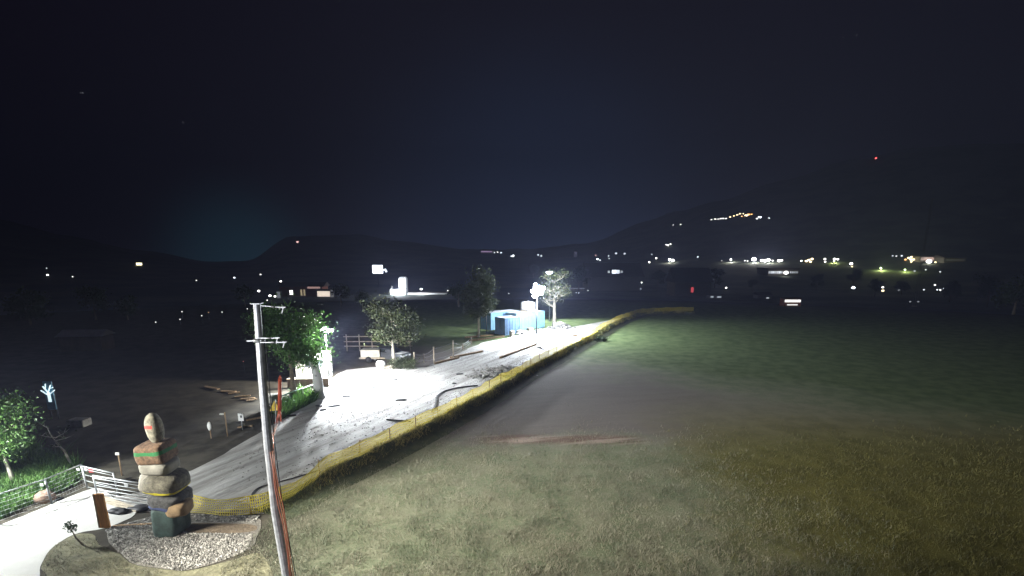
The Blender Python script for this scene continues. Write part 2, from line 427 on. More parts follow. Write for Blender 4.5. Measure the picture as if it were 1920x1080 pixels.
me = bpy.data.meshes.new('grassy_bank'); me.from_pydata(vs, [], fs); me.update(); me.polygons.foreach_set('use_smooth', [True] * len(fs))
me.materials.append(mat('bank_turf', (.035, .05, .022), .95, 0, 0, 1.6, .05, 6, col2=(.075, .08, .035)))
bk_ = bpy.data.objects.new('grassy_bank', me); C.objects.link(bk_); struct(bk_)
def bank_pts(n, lo, hi):
    out = []
    dd_ = np.array([1 / max(20, p.length) for p in BP]); dd_ /= dd_.sum(); cs = np.cumsum(dd_)
    for _ in range(n):
        i = min(len(BP) - 2, int(np.searchsorted(cs, rnd.random()))); p = BP[i].lerp(BP[i + 1], rnd.random()); td = (BP[i + 1] - BP[i]).normalized(); nn = Vector((td.y, -td.x, 0))
        o_ = rnd.triangular(lo, hi, .2); zz = np.interp(o_, [a for a, b in prof_], [b for a, b in prof_]) * BANK * bankf(p); p = p + nn * o_; out.append((p.x, p.y, max(0, zz) + .01))
    return np.array(out)

# grass blades of the meadow (one mass)
def grass_blades(name, P, h0, h1, w, mats, lean=.5, east=False):
    n = len(P); h = nrs.uniform(h0, h1, n) * np.array([1 + 1.0 * noise.fractal(Vector((x * .9, y * .9, 8)), 1, 2, 3) for x, y in P[:, :2]]).clip(.35, 2.2); a = nrs.uniform(0, 2*np.pi, n); d = np.hypot(P[:, 0], P[:, 1])
    ww = w * np.maximum(1, d / 22)
    side = np.stack([np.cos(a), np.sin(a), np.zeros(n)], 1) * (ww / 2)[:, None]
    tip = np.stack([nrs.normal(0, lean, n) * h, nrs.normal(0, lean, n) * h, h], 1)
    V = np.empty((n, 3, 3)); V[:, 0] = P - side; V[:, 1] = P + side; V[:, 2] = P + tip
    o = npmesh(name, V.reshape(-1, 3), np.arange(n * 3).reshape(-1, 3), mats[0], 3)
    for q in mats[1:]: o.data.materials.append(q)
    big = np.array([noise.noise(Vector((x * .45, y * .45, 5))) + .9 * noise.noise(Vector((x * .13, y * .13, 2))) for x, y in P[:, :2]])
    idx = np.clip(((big * 1.3 + nrs.normal(0, .45, n)) + 1) * .5 * len(mats), 0, len(mats) - 1).astype(np.int32)
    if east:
        idx = np.where(nrs.uniform(0, 1, n) < np.clip((P[:, 0] + 4 * big - 7) / 8, 0, 1), len(mats) - 1 - nrs.randint(0, 2, n), np.minimum(idx, len(mats) - 3)).astype(np.int32)  # eastern blades take the two falloff colours
    o.data.polygons.foreach_set('material_index', idx); return stuff(o)
def flat(name, c): 
    return mat(name, c, .7, 0, .25, .6, trans=.2)
gm = [flat('meadow_green', (.095, .115, .065)), flat('meadow_grey_green', (.115, .125, .085)), flat('meadow_dry', (.165, .157, .110)), flat('meadow_straw', (.21, .197, .142)), flat('falloff_ochre', (.105, .095, .020)), flat('falloff_brown', (.070, .068, .015))]  # last two colours carry the light falling off eastward
pts = []
while len(pts) < 200000:
    n = 200000
    u = nrs.uniform(1 / 48, 1 / 13, n); d = 1 / u; t = np.tan(nrs.uniform(-.55, .88, n)); x = d * t; y = d
    nx = np.interp(y, [p.y for p in NETW[3:15]], [p.x for p in NETW[3:15]], left=NETW[3].x + .3)
    mown = (y > 31 + .6*np.sin(x)) & (y + .75 * x < 58)
    k = (x > nx + .25) & (y + nrs.normal(0, 2.2, n) + 1.2 * np.sin(x * .9) + .8 * np.sin(x * 2.3 + 1) < 31)
    pts += list(np.stack([x[k], y[k], np.zeros(k.sum())], 1))
P = np.array(pts[:150000])
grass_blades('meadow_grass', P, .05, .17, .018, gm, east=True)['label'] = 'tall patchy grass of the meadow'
def blob_pts(poly, n):
    pp = [gz(a, b) for a, b in poly]; xs = [p[0] for p in pp]; ys = [p[1] for p in pp]; out = []
    def ins(x, y):
        c = False; j = len(pp) - 1
        for i in range(len(pp)):
            if (pp[i][1] > y) != (pp[j][1] > y) and x < (pp[j][0]-pp[i][0]) * (y-pp[i][1]) / (pp[j][1]-pp[i][1]) + pp[i][0]: c = not c
            j = i
        return c
    while len(out) < n:
        x, y = rnd.uniform(min(xs), max(xs)), rnd.uniform(min(ys), max(ys))
        if ins(x, y): out.append((x, y, .01))
    return np.array(out)
gl = [flat('lush_green', (.05, .13, .02)), flat('lush_light', (.10, .20, .04)), flat('lush_dark', (.03, .08, .015))]
grass_blades('lush_grass', blob_pts([(-120,1000),(0,975),(60,945),(140,912),(150,880),(60,840),(-120,860)], 14000), .2, .75, .05, gl)['label'] = 'long green grass behind the netted railing'
grass_blades('verge_grass', blob_pts([(80,1080),(84,1052),(106,1024),(142,1003),(170,1006),(205,1034),(250,1062),(340,1080)], 1500), .04, .14, .02, gm[1:4])['label'] = 'short grass on the verge beside the gravel'
grass_blades('slope_grass', blob_pts([(522,790),(545,776),(592,752),(596,738),(560,742),(525,762)], 5000), .2, .8, .06, gl)['label'] = 'green grass below the big leafy tree'
grass_blades('bank_grass', bank_pts(20000, -.7, .9), .08, .30, .022, [flat('bank_green', (.10, .12, .035)), flat('bank_olive', (.22, .20, .055)), flat('bank_straw', (.36, .30, .085))])['label'] = 'rank grass growing on the bank along the yellow net'

# pebbles on the gravel bed and the track edges (one mass)
def pebbles(name, P, r0, r1, m):
    n = len(P); oc = np.array([(1,0,0),(-1,0,0),(0,1,0),(0,-1,0),(0,0,1),(0,0,-1)], float)
    fc = np.array([(0,2,4),(2,1,4),(1,3,4),(3,0,4),(2,0,5),(1,2,5),(3,1,5),(0,3,5)])
    r = nrs.uniform(r0, r1, n); V = P[:, None, :] + oc[None] * r[:, None, None] * nrs.uniform(.6, 1.2, (n, 6, 1))
    a = nrs.uniform(0, 6.28, n); ca, sa = np.cos(a)[:, None], np.sin(a)[:, None]
    D = V - P[:, None, :]; V2 = V.copy(); V2[..., 0] = P[:, None, 0] + D[..., 0]*ca - D[..., 1]*sa; V2[..., 1] = P[:, None, 1] + D[..., 0]*sa + D[..., 1]*ca
    Fq = (fc[None] + (np.arange(n) * 6)[:, None, None]).reshape(-1, 3)
    return stuff(npmesh(name, V2.reshape(-1, 3), Fq, m, 3))
m_peb = mat('pebble_stone', (.11, .105, .095), .9, 0, 0, 7, col2=(.44, .42, .385), detail=1)
pebbles('gravel', blob_pts([(198,994),(300,966),(360,965),(488,968),(478,980),(350,978),(345,1000),(474,1002),(470,1030),(420,1050),(340,1071),(250,1056),(216,1030)], 9500) + np.array([0, 0, .012]), .016, .058, m_peb)['label'] = 'loose pale gravel around the cairn'
pebbles('loose_stones', np.concatenate([blob_pts([(520,940),(700,848),(900,742),(1000,680),(990,660),(880,720),(700,815),(560,880)], 1500), blob_pts([(600,760),(800,690),(900,650),(1000,640),(950,690),(700,840),(520,930),(420,880)], 2600)]), .02, .07, m_peb)['label'] = 'loose stones scattered over the track'

# ------------------------------------------------------------------ trees
def leaf_cloud(name, m, parent, centres, n, spread, size, flat_=.8):
    c = np.array([centres[i] for i in nrs.randint(0, len(centres), n)])
    P = c + nrs.normal(0, 1, (n, 3)) * np.array([spread, spread, spread * flat_])
    u = nrs.normal(0, 1, (n, 3)); u /= np.linalg.norm(u, axis=1)[:, None]
    v = np.cross(u, nrs.normal(0, 1, (n, 3))); v /= np.linalg.norm(v, axis=1)[:, None]
    s = nrs.uniform(.5, 1.2, n)[:, None] * size
    V = np.empty((n, 4, 3)); V[:, 0] = P - u * s; V[:, 1] = P + v * s * .55; V[:, 2] = P + u * s; V[:, 3] = P - v * s * .55
    o = npmesh(name, V.reshape(-1, 3), np.arange(n * 4).reshape(-1, 4), m, 4); o.parent = parent; return o
def make_tree(name, label, loc, h, trunk_h, crown_r, crown_h, r0, leaves, size, leafm, barkm, seed, group=None, limbs=9, spread=.5, lean=0, twigs=2):
    rr = random.Random(seed); t = thing(name, label, 'tree', loc, 0, group)
    mb = MB(); pts = []; rad = []
    for i in range(6):
        z = (h * .8) * i / 5; pts.append((lean * z + rr.uniform(-.05, .05) * i * .4, rr.uniform(-.05, .05) * i * .4, z)); rad.append(r0 * (1 - .82 * i / 5))
    pts[0] = (0, 0, -.1); rad[0] = r0 * 1.25; mb.tube(pts, rad, 8)
    cents = [Vector((lean * h, 0, h * .93))]
    for k in range(limbs):
        f = rr.uniform(trunk_h / h, .78); z = h * f; b = Vector((lean * z, 0, z)); w = k * 2.4 + rr.uniform(-.4, .4)
        hh = (z - trunk_h) / max(.1, h - trunk_h)
        ln = crown_r * (1.05 - .55 * abs(hh - .3)) * rr.uniform(.75, 1.1)
        e = b + Vector((math.cos(w) * ln, math.sin(w) * ln, rr.uniform(.15, .5) * crown_h)); e.z = min(e.z, h)
        mid = b.lerp(e, .5) + Vector((0, 0, -.06 * ln)); rb = r0 * .42 * (1 - .5 * f)
        mb.tube([b, mid, e], [rb, rb * .6, rb * .15], 6); cents += [e, mid.lerp(e, .6), b.lerp(e, .75)]
        for j in range(twigs):
            s = b.lerp(e, rr.uniform(.35, .8)); e2 = s + Vector((rr.uniform(-1, 1), rr.uniform(-1, 1), rr.uniform(0, .9))) * crown_r * .42
            mb.tube([s, s.lerp(e2, .5) + Vector((0, 0, .05)), e2], [rb * .4, rb * .25, rb * .06], 5); cents += [e2, s.lerp(e2, .6)]
    mb.build('trunk', barkm, t)
    if leaves: leaf_cloud('crown', leafm, t, cents, leaves, spread, size)
    return t
def V3(q, z=0): return (q[0], q[1], z)
def zat(px, py, Y): return at(px, py, Y).z

# big tree beside the flood-lit post
g = ground(552, 752)
make_tree('leafy_tree', 'big leafy tree with its crown lit from the right beside the lamp post', g, zat(552, 566, g.y), 2.2, 2.1, 2.6, .24, 11000, .12, M_['leaf'], M_['bark'], 3, limbs=15, spread=.62)
# tree at the left border
g = ground(28, 912)
make_tree('young_tree', 'young tree with bare pale trunk behind the netted railing at the left border', g, zat(0, 735, g.y), 1.7, 1.35, 1.5, .10, 6500, .075, M_['leafl'], M_['palebark'], 12, limbs=11, spread=.36, lean=-.10)
# single tree standing before the parked car
g = ground(739, 690)
make_tree('small_tree', 'dim olive tree with pale lit trunk standing in front of the parked car', g, zat(738, 556, g.y), 2.4, 2.0, 2.6, .19, 5500, .15, M_['leaf2'], M_['palebark'], 21, limbs=12, spread=.55)
# poplar
g = ground(898, 632)
make_tree('tall_tree', 'tall narrow tree left of the blue containers', g, zat(900, 497, g.y), 2.8, 1.5, 2.2, .16, 8000, .2, M_['leaf2'], M_['palebark'], 30, limbs=16, spread=.55, twigs=1)
# glaring tree at the floodlight
g = ground(1039, 611)
make_tree('floodlit_tree', 'sparse tree lit dazzling white beside the blue containers', g, zat(1042, 500, g.y), 2.9, 2.6, 3.2, .34, 1900, .14, M_['leaf2'], M_['palebark'], 44, limbs=22, spread=.45, twigs=4)
FLT = g

# ------------------------------------------------------------------ lamps that light the place
def flood_head(t, c, tgt, w=.5, h=.36, strength=60, name='floodlight', color=(.86, .93, 1)):
    c = Vector(c); d = (Vector(tgt) - c).normalized(); m = d.to_track_quat('-Z', 'Y').to_matrix()
    hd = MB().box(c - d * .08, (w, h, .14), m, .02)
    for s in (-1, 1): hd.box(c - d * .1 + m @ Vector((s * (w / 2 + .02), 0, 0)), (.03, .08, .3), m)
    o = hd.build(name, M_['steel'], t)
    MB().box(c, (w * .88, h * .86, .015), m).build('lamp_glass', glow(color, strength), o); return o
COOL = (.86, .93, 1.0)
# site lamp post with two floodlights
g = ground(618, 716)
t = thing('flood_lamp_post', 'slim lamp post with floodlights at its top beside the big leafy tree', 'lamp post', g)
hz = zat(616, 622, g.y)
MB().tube([(0, 0, -.1), (0, 0, hz * .5), (-.05, 0, hz)], [.075, .06, .05], 10).build('pole', M_['galv'], t)
MB().bar((-.3, 0, hz - .05), (.55, 0, hz + .06), .06).build('crossbar', M_['steel'], t)
MB().box((0, 0, .25), (.3, .3, .5), None, .02).build('base_block', M_['offw'], t)
flood_head(t, (-.12, -.1, hz + .28), (9.5, -3.5, -hz - 2), .55, .42, 45)
flood_head(t, (.5, -.1, hz + .12), (8, -9, -hz - 1), .45, .35, 20)
B = g + Vector((0, 0, hz))
light('SPOT', 'floodlight_beam', B + Vector((.05, -.3, .2)), 33000, COOL, g + Vector((6.0, -3.0, -1)), .15, 165, .45)
# the glaring spot at the foot of the big tree: a work lamp on the white cabin gable
light('POINT', 'cabin_lamp_beam', at(612, 668, 46.5) + Vector((.25, -.4, 0)), 7500, (1, .97, .9), size=.2)

# floodlight mast in front of the containers
g = ground(1006, 628); hz = zat(1003, 546, g.y)
t = thing('floodlight_mast', 'mast with a cluster of dazzling floodlights over the white water tank', 'light mast', g)
MB().tube([(0, 0, 0), (0, 0, hz + .4)], [.09, .06], 10).build('mast', M_['galv'], t)
MB().bar((-.75, 0, hz), (.75, 0, hz), .07).build('crossbar', M_['steel'], t)
for k in range(9):
    w_ = k * 2.39996; r_ = .32 * math.sqrt(k + .2); c_ = Vector((math.cos(w_) * r_, -.2, hz + .1 + math.sin(w_) * r_)); d_ = Vector((math.cos(w_) * .5, -1, -.35)).normalized()
    o = MB().tube([c_ - d_ * .22, c_ - d_ * .05, c_], [.1, .27, .29], 14).build('floodlight', M_['steel'], t); MB().tube([c_ + d_ * .004, c_ + d_ * .06], [.27, .2], 14).build('lamp_glass', glow(COOL, 90), o)
for s in (-1, 1): MB().bar((0, 0, .8), (s * .9, -.3, 0), .06).build('leg', M_['galv'], t)
light('SPOT', 'mast_beam', g + Vector((0, -.9, hz)), 43000, COOL, g + Vector((7, -8, 0)), .4, 175, .4)
light('POINT', 'mast_side_beam', g + Vector((1.0, .2, hz + .2)), 18000, COOL, size=.3)
# street lamp behind the tree
g = ground(1030, 603); hz = zat(1028, 511, g.y)
t = thing('street_lamp', 'tall street lamp shining just above the floodlit tree', 'street lamp', g)
MB().tube([(0, 0, 0), (0, 0, hz - .3), (-.2, -.5, hz + .1)], [.1, .07, .05], 8).build('pole', M_['galv'], t)
o = MB().box((-.2, -.6, hz + .22), (.85, .9, .25), None, .06).build('lamp_head', M_['steel'], t)
MB().rock((-.2, -.6, hz + .02), (.5, .45, .24), 2, .02).build('lamp_glass', glow((.82, .88, 1), 25), o)
light('SPOT', 'street_lamp_beam', g + Vector((-.2, -.6, hz - .35)), 17000, COOL, g + Vector((2, -8, 0)), .25, 160, .4)
# yard lamp just outside the picture at the left, lighting the concrete lane and the railing
g = Vector((-25.0, 20.5, 0)); t = thing('yard_lamp', 'yard floodlight post beside the concrete lane', 'lamp post', g)
MB().tube([(0, 0, 0), (0, 0, 4.6)], [.08, .06], 8).build('pole', M_['galv'], t)
flood_head(t, (.2, 0, 4.7), (12, 2, -2), .5, .4, 30)
light('SPOT', 'yard_lamp_beam', g + Vector((.45, 0, 4.6)), 9500, (.95, 1, .98), g + Vector((9, 2.5, 0)), .15, 150, .5)
# bank of floodlights on a tall mast west of the lane, aimed across the meadow
g = Vector((-25, 8.5, 0)); t = thing('floodlight_bank', 'tall mast with a bank of floodlights aimed across the meadow', 'light mast', g)
MB().tube([(0, 0, 0), (0, 0, 9.8)], [.18, .1], 10).build('mast', M_['galv'], t)
MB().bar((0, -1.2, 9.8), (0, 1.2, 9.8), .1).build('crossbar', M_['steel'], t)
for k in (-1, -.35, .35, 1): flood_head(t, (.25, k, 10.0), (20, 8 + k, -4), .6, .5, 30)
light('SPOT', 'meadow_beam', g + Vector((.9, .3, 10.0)), 140000, (1, .97, .86), (2.0, 22.5, 0), 2.0, 49, 1.0)
# added spotlight out of view, there only to brighten the steel pole
t = thing('fill_spotlight', 'added spotlight on a bracket out of view, filling light on the steel pole', 'spotlight', (-11, 0, 7.5))
MB().bar((0, -.8, 0), (0, 0, 0), .06).build('bracket', M_['steel'], t)
flood_head(t, (0, .1, 0), (5, 12.5, -1), .3, .24, 12, 'lamp_housing')
light('SPOT', 'pole_fill_beam', (-11 + .1, .35, 7.5), 5200, (.95, .98, 1), (-6.0, 12.5, 6.0), .12, 58, .8)

# ------------------------------------------------------------------ pole with brackets
YP = 12.5
pt, pb = at(481.5, 570, YP), at(538, 1080, YP)
dirv = (pb - pt); base = pt + dirv * (pt.z / -dirv.z) 
t = thing('steel_pole', 'tall galvanised steel pole with small bracket arms near its top', 'pole', (base.x, base.y, 0))
Lc = lambda w: Vector(w) - Vector((base.x, base.y, 0))
top = Lc(pt); bot = Vector((0, 0, -.2)); axis = [Lc(at(a, b, YP)) for a, b in ((538.5, 1080), (517.5, 960), (502.5, 830), (491, 700), (481.5, 570))]
bot = axis[0] + (axis[0] - axis[1]).normalized() * (axis[0].z + .2) * 1.02; mb = MB(); mb.tube([bot] + axis, [.14, .128, .118, .106, .094, .082], 12); mb.sm = [False] * len(mb.sm)
mb.build('shaft', M_['galv'], t)
MB().box(top + Vector((0, 0, .012)), (.22, .22, .028), None, .004).build('cap_plate', M_['galv'], t)
def arm(px0, px1, py0, py1, tilt):
    a, b = Lc(at(px0, py0, YP - .12)), Lc(at(px1, py1, YP - .12))
    ar = MB().bar(a, b, .018, .024).tube([a.lerp(b, .45), a.lerp(b, .62)], .022, 6).build('bracket_arm', M_['steel'], t)
    MB().bar(b + Vector((-.02, 0, .01)), b + Vector((tilt, 0, -.13)), .016).bar(b + Vector((-.07, 0, .012)), b + Vector((.03, 0, .012)), .02).build('clip', M_['steel'], ar)
arm(489, 533, 573, 577, -.07); arm(486, 522, 634, 634, -.06); arm(488, 535, 642, 642, -.07)
cl = MB()
cpt = Lc(at(486, 638, YP)); cl.tube([cpt - (top - bot).normalized() * .04, cpt + (top - bot).normalized() * .04], .135, 14).bar(cpt + Vector((-.24, -.1, 0)), cpt + Vector((.1, -.1, .01)), .03)
cl.build('clamp', M_['steel'], t)
MB().tube([Lc(at(a, b, YP + .1)) for a, b in ((491, 576), (498, 640), (503, 700), (509, 770), (515, 830), (523, 895), (532, 960), (543, 1020), (556, 1085))], .011, 5).build('cable', M_['dark'], t)

# orange post with bundle of hoses running down beside the pole
g = ground(521, 792)
t = thing('orange_post', 'orange post with splayed feet standing beside the warning sign', 'post', g)
Yg = g.y; P_ = lambda a, b, y=Yg: at(a, b, y) - g
MB().tube([P_(524, 770), P_(525, 708)], [.13, .11], 10).build('tube', M_['orange'], t)
MB().tube([P_(525, 713), P_(525.3, 704)], [.135, .05], 10).build('cap', M_['orange'], t)
for a, b in ((514, 800), (519, 803), (527, 790)): MB().tube([P_(524, 768), P_((524 + a) / 2 + 1, 783), at(a, b, Yg - .3) - g], [.07, .05, .045], 7).build('leg', M_['orange'], t)
cb = MB(); ps = [at(a, b, y) for a, b, y in ((523, 775, 36), (519, 795, 26), (511, 818, 17), (507.5, 835, 13), (508.5, 850, 12.3), (513, 880, 12.2), (518.5, 915, 12.2), (525, 950, 12.2), (532, 985, 12.2), (541, 1040, 12.1), (549, 1100, 12.1))]
for k in range(3): cb.tube([p + Vector((.025 * (k - 1) + .02 * math.sin(i * 1.7 + k), .04 * k, .02 * math.cos(i + k))) for i, p in enumerate(ps)], .013, 6)
o = cb.build('cable_bundle', M_['redcab']); tag(o, 'bundle of orange cables hanging from the orange post down along the steel pole', 'cable')
# warning triangle
g = ground(514, 803); Yg = g.y
t = thing('warning_sign', 'yellow triangular warning sign on a post beside the track', 'sign', g)
MB().tube([(.12, 0, 0), P_(516, 750) ], .03, 8).build('post', M_['galv'], t)
mb = MB(); tri = [Vector((-.42, 0, -.37)), Vector((.42, 0, -.37)), Vector((0, 0, .44))]; c0 = P_(516, 761) + Vector((0, -.08, 0))
rz = Matrix.Rotation(.35, 3, 'Z')
def tri_prism(k, y0, y1, m, nm, par):
    a = [c0 + rz @ (q * k + Vector((0, y0, 0))) for q in tri]; b = [c0 + rz @ (q * k + Vector((0, y1, 0))) for q in tri]
    return MB().add(a + b, [(0, 1, 2), (5, 4, 3), (0, 3, 4, 1), (1, 4, 5, 2), (2, 5, 3, 0)]).build(nm, m, par)
pl = tri_prism(1, 0, .02, M_['dark'], 'plate', t)
m_yel = mat('yellow_sign_paint', (.85, .62, .10), .4, 0, .05, 3)
fc = tri_prism(.84, -.006, .0, m_yel, 'face', pl)
mk = MB()
for (a, b) in (((.05, .2), (-.06, .02)), ((-.06, .02), (.05, .0)), ((.05, .0), (-.03, -.2))):
    mk.bar(c0 + rz @ Vector((a[0], -.012, a[1])), c0 + rz @ Vector((b[0], -.012, b[1])), .045, .006)
mk.build('lightning_mark', M_['dark'], pl)
# white trailer/pipe unit left of the orange post
g = ground(508, 768); t = thing('site_trailer', 'small pale site trailer beyond the warning sign', 'trailer', g)
MB().box((0, 0, .85), (.8, 1.2, .45), None, .05).build('body', M_['offw'], t)
MB().bar((.4, 0, .62), (1.2, 0, .6), .07).build('drawbar', M_['steel'], t)
for s in (-1, 1): MB().tube([(0, s * .5, .25), (0, s * .62, .25)], .25, 14).build('wheel', M_['black'], t)
MB().box((0, 0, .58), (.75, 1.1, .08)).build('chassis', M_['dark'], t)

# ------------------------------------------------------------------ cairn of painted boulders
YC = ground(325, 996).y; cb_ = ground(322, 994)
t = thing('painted_cairn', 'tall stack of painted boulders with an egg shaped stone on top', 'cairn', cb_)
def cst(name, x0, x1, y0, y1, m, seed, power=.7, amp=.10, ry=None, rot=0, tilt=0, dy=0):
    a, b = at(x0, (y0 + y1) / 2, YC + dy), at(x1, (y0 + y1) / 2, YC + dy); zt_, zb = at((x0+x1)/2, y0, YC + dy).z, at((x0+x1)/2, y1, YC + dy).z
    c = (a + b) / 2; c.z = (zt_ + zb) / 2; rx = (b.x - a.x) / 2 * .91
    mb = MB().rock((0, 0, 0), (rx, ry or rx * .85, (zt_ - zb) / 2), seed, amp, power, 32, 20)
    o = mb.build(name, m, t); o.location = c - cb_; o.rotation_euler = (0, tilt, rot); return o
m_tealrock = mat('teal_painted_stone', (.030, .055, .050), .8, 0, .35, 2.5, .02, 9)
m_blue = stripe_mat('blue_grey_painted_stone', (.065, .065, .065), (.04, .055, .13), -.26, -.10)
cst('boulder', 294, 347, 940, 1000, m_tealrock, 4, .42, .05, .60)
cst('boulder', 287, 354, 917, 950, m_blue, 5, .6, .08, .74, tilt=.12)
cst('boulder', 316, 358, 938, 964, mat('ochre_stone', (.17, .115, .06), .85, 0, .3, 3, .02, 9), 15, .6, .08, .5, dy=-.25)
m_ylw = stripe_mat('grey_boulder_yellow_stripe', (.125, .115, .085), (.45, .39, .02), -.27, -.17)
cst('boulder', 278, 349, 884, 921, m_ylw, 6, .62, .07, .8, tilt=.10)
cst('boulder', 270, 306, 880, 919, mat('pale_stone', (.30, .285, .25), .85, 0, .25, 2.5, .02, 9), 16, .6, .06, .6, tilt=.25)
cst('boulder', 270, 330, 861, 884, mat('pale_slab_stone', (.22, .21, .18), .85, 0, .25, 2.5, .02, 9), 7, .5, .04, .6, tilt=.05)
m_grn = stripe_mat('brown_stone_green_stripe', (.16, .095, .055), (.02, .14, .045), .02, .17)
cst('boulder', 264, 323, 828, 864, m_grn, 8, .34, .04, .62, tilt=-.06)
m_red = stripe_mat('pale_egg_red_stripe', (.28, .26, .20), (.50, .05, .04), .06, .19, .12)
cst('boulder', 275, 305, 774, 831, m_red, 9, .92, .04, .33, tilt=-.10)

# wooden board standing on the gravel edge
a, b = ground(190, 991), ground(205, 989)
t = thing('wooden_board', 'upright orange wooden board standing at the edge of the gravel bed', 'board', (a + b) / 2)
YB = a.y; q = [at(x, y, YB) - (a + b) / 2 for x, y in ((188, 990), (206, 990), (192, 926), (176, 927))]
fr = MB(); dd = Vector((0, .07, 0)); fr.add([v for v in q] + [v + dd for v in q], [(0, 1, 2, 3), (7, 6, 5, 4), (0, 4, 5, 1), (1, 5, 6, 2), (2, 6, 7, 3), (3, 7, 4, 0)]).build('panel', M_['plank'], t)
MB().bar(q[1] + Vector((.05, .15, 0)), q[1] + Vector((2.0, .35, .03)), .09, .07).build('ground_beam', M_['wood'], t)
MB().bar(q[3] + Vector((-.025, .03, 0)), q[0] + Vector((-.025, .03, 0)), .05, .09).build('edge_strip', M_['wood'], t)

# ------------------------------------------------------------------ netted railing, gate leaves
def rail_post(mb, g, h, r=.035, lean=0): mb.tube([(g.x, g.y, -.05), (g.x + lean, g.y, h)], r, 7)
RP = [(-130, 1016), (-10, 985), (98, 946), (164, 915)]
gs = [ground(a, b) for a, b in RP]; H = 1.22
t = thing('netted_railing', 'steel railing with wire netting along the lane at the left border', 'railing', gs[2])
for g in gs:
    mb = MB(); rail_post(mb, g - gs[2], H, .045, -.10); mb.build('post', M_['zinc'], t)
mb = MB(); mb.tube([g - gs[2] + Vector((-.10, 0, H)) for g in gs], .03, 7); mb.build('top_rail', M_['zinc'], t)
mb = MB()
for a, b in zip(gs, gs[1:]):
    a, b = a - gs[2], b - gs[2]; n = int((b - a).length / .14)
    for k in range(1, n): p = a.lerp(b, k / n); mb.tube([p + Vector((0, 0, .08)), p + Vector((-.09, 0, H - .03))], .003, 3, False)
    for z in (.12, .3, .48, .66, .84, 1.02): mb.tube([a + Vector((-.08 * z, 0, z)), b + Vector((-.08 * z, 0, z))], .009, 4, False)
mb.build('wire_netting', M_['zinc'], t)
for g in gs[1:]: MB().box(g - gs[2] + Vector((-.2, -.08, H * .82)), (.14, .03, .12)).build('reflector', M_['white'], t)
def gate(name, label, a, b, h, nb):
    a, b = Vector(a), Vector(b); o = thing(name, label, 'gate', a); d = b - a
    for e in (Vector(), d): MB().tube([e, e + Vector((-.05, 0, h))], .035, 7).build('upright', M_['zinc'], o)
    MB().tube([Vector((-.05, 0, h)), d + Vector((-.05, 0, h))], .035, 7).build('top_rail', M_['zinc'], o)
    bars = MB()
    for k in range(nb): z = h * (.08 + .8 * k / (nb - 1)); bars.tube([Vector((0, 0, z)), d + Vector((0, 0, z))], .017, 5)
    bars.build('bars', M_['zinc'], o); return o
g1, g2 = ground(184, 933), ground(286, 951)
gt = gate('barred_gate', 'barred steel gate leaf running from the lane to the painted cairn', g1, g2, 1.1, 6)
MB().box(((g2 - g1) * .62) + Vector((-.05, -.05, .93)), (.16, .03, .14)).build('reflector', M_['white'], gt)
g3, g4 = ground(164, 916), ground(222, 930)
gt = gate('barred_gate', 'far gate leaf with a red plate where the netted railing ends', g3, g4, 1.15, 4)
MB().box((.38, -.04, .95), (.2, .03, .16)).build('plate', mat('red_plate', (.55, .03, .04), .4), gt)
MB().box((.12, -.06, 1.0), (.13, .03, .12)).build('reflector', M_['white'], gt)
# pale beams lying under the gate
for i, (a, b) in enumerate(((( 196, 936), (256, 957)), ((199, 944), (258, 962)))):
    p, q = ground(*a), ground(*b); o = MB().bar(Vector((0, 0, .09)), q - p + Vector((0, 0, .09)), .11, .09).build('timber_beam', M_['timber'], loc=p)
    tag(o, ('pale timber beam lying below the near gate leaf, the farther of two', 'pale timber beam lying below the near gate leaf, the nearer of two')[i], 'beam', 'beams lying by the gate')
for i, (x, y, s) in enumerate(((222, 962, .32), (262, 957, .36))):
    g = ground(x, y); o = MB().rock((0, 0, .1), (s * 1.3, s * .7, .13), i + 60, .4).build('shadow_lump', M_['dark'], loc=g)  # dark lumps standing in for the shadow of board and gate foot
    tag(o, ('dark lump made as the shadow beside the wooden board', 'dark lump made as the shadow close to the cairn foot')[i], 'shadow lump', 'shadow lumps by the gate')
# sapling stake on the verge
g = ground(158, 1024); t = thing('spiky_shrub', 'small dark stunted shrub on a thin leaning stem beside the lane', 'shrub', g)
MB().tube([(0, 0, 0), (-.25, 0, .35), (-.50, .1, .75)], [.035, .028, .015], 6).build('stem', M_['bark'], t)
leaf_cloud('foliage', M_['leaf3'], t, [(-.5, .1, .8), (-.55, .1, .9), (-.4, .1, .68)], 130, .09, .06)
# boulder behind the railing
g = ground(86, 940); o = MB().rock((0, 0, .2), (.42, .35, .33), 31, .15).build('boulder', M_['brownrock'], loc=g); tag(o, 'round pale brown boulder behind the netted railing', 'boulder')
# little post lamps, tags and markers left of the track
def marker(px, py, top, label, kind):
    g = ground(px, py); h = zat(px, top, g.y); t = thing('marker_post', label, 'post', g)
    MB().tube([(0, 0, -.05), (0, 0, h)], .035, 7).build('post', M_['wood'] if kind != 'plate' else M_['galv'], t)
    if kind == 'plate': MB().box((0, -.05, h - .25), (.34, .02, .5), None, .004).build('plate', M_['white'], t); MB().box((.03, -.064, h - .2), (.12, .006, .16)).build('symbol', M_['dark'], t)
    elif kind == 'tag': MB().box((0, -.05, h - .06), (.2, .05, .14), None, .01).build('reflector', M_['offw'], t)
    elif kind == 'cap': MB().box((-.2, 0, h - .12), (.24, .1, .09), None, .02).build('lamp_cap', M_['offw'], t)
    elif kind == 'sack': MB().rock((.02, -.06, h - .3), (.13, .08, .27), 3, .12).build('bag', M_['sackw'], t)
marker(229, 892, 848, 'thin post with small white reflector behind the gate', 'tag')
marker(396, 822, 790, 'short post with a white bag tied to it at the dark edge of the track', 'sack')
marker(427, 818, 773, 'thin wooden post with small pale cap beside the dark track edge', 'cap')
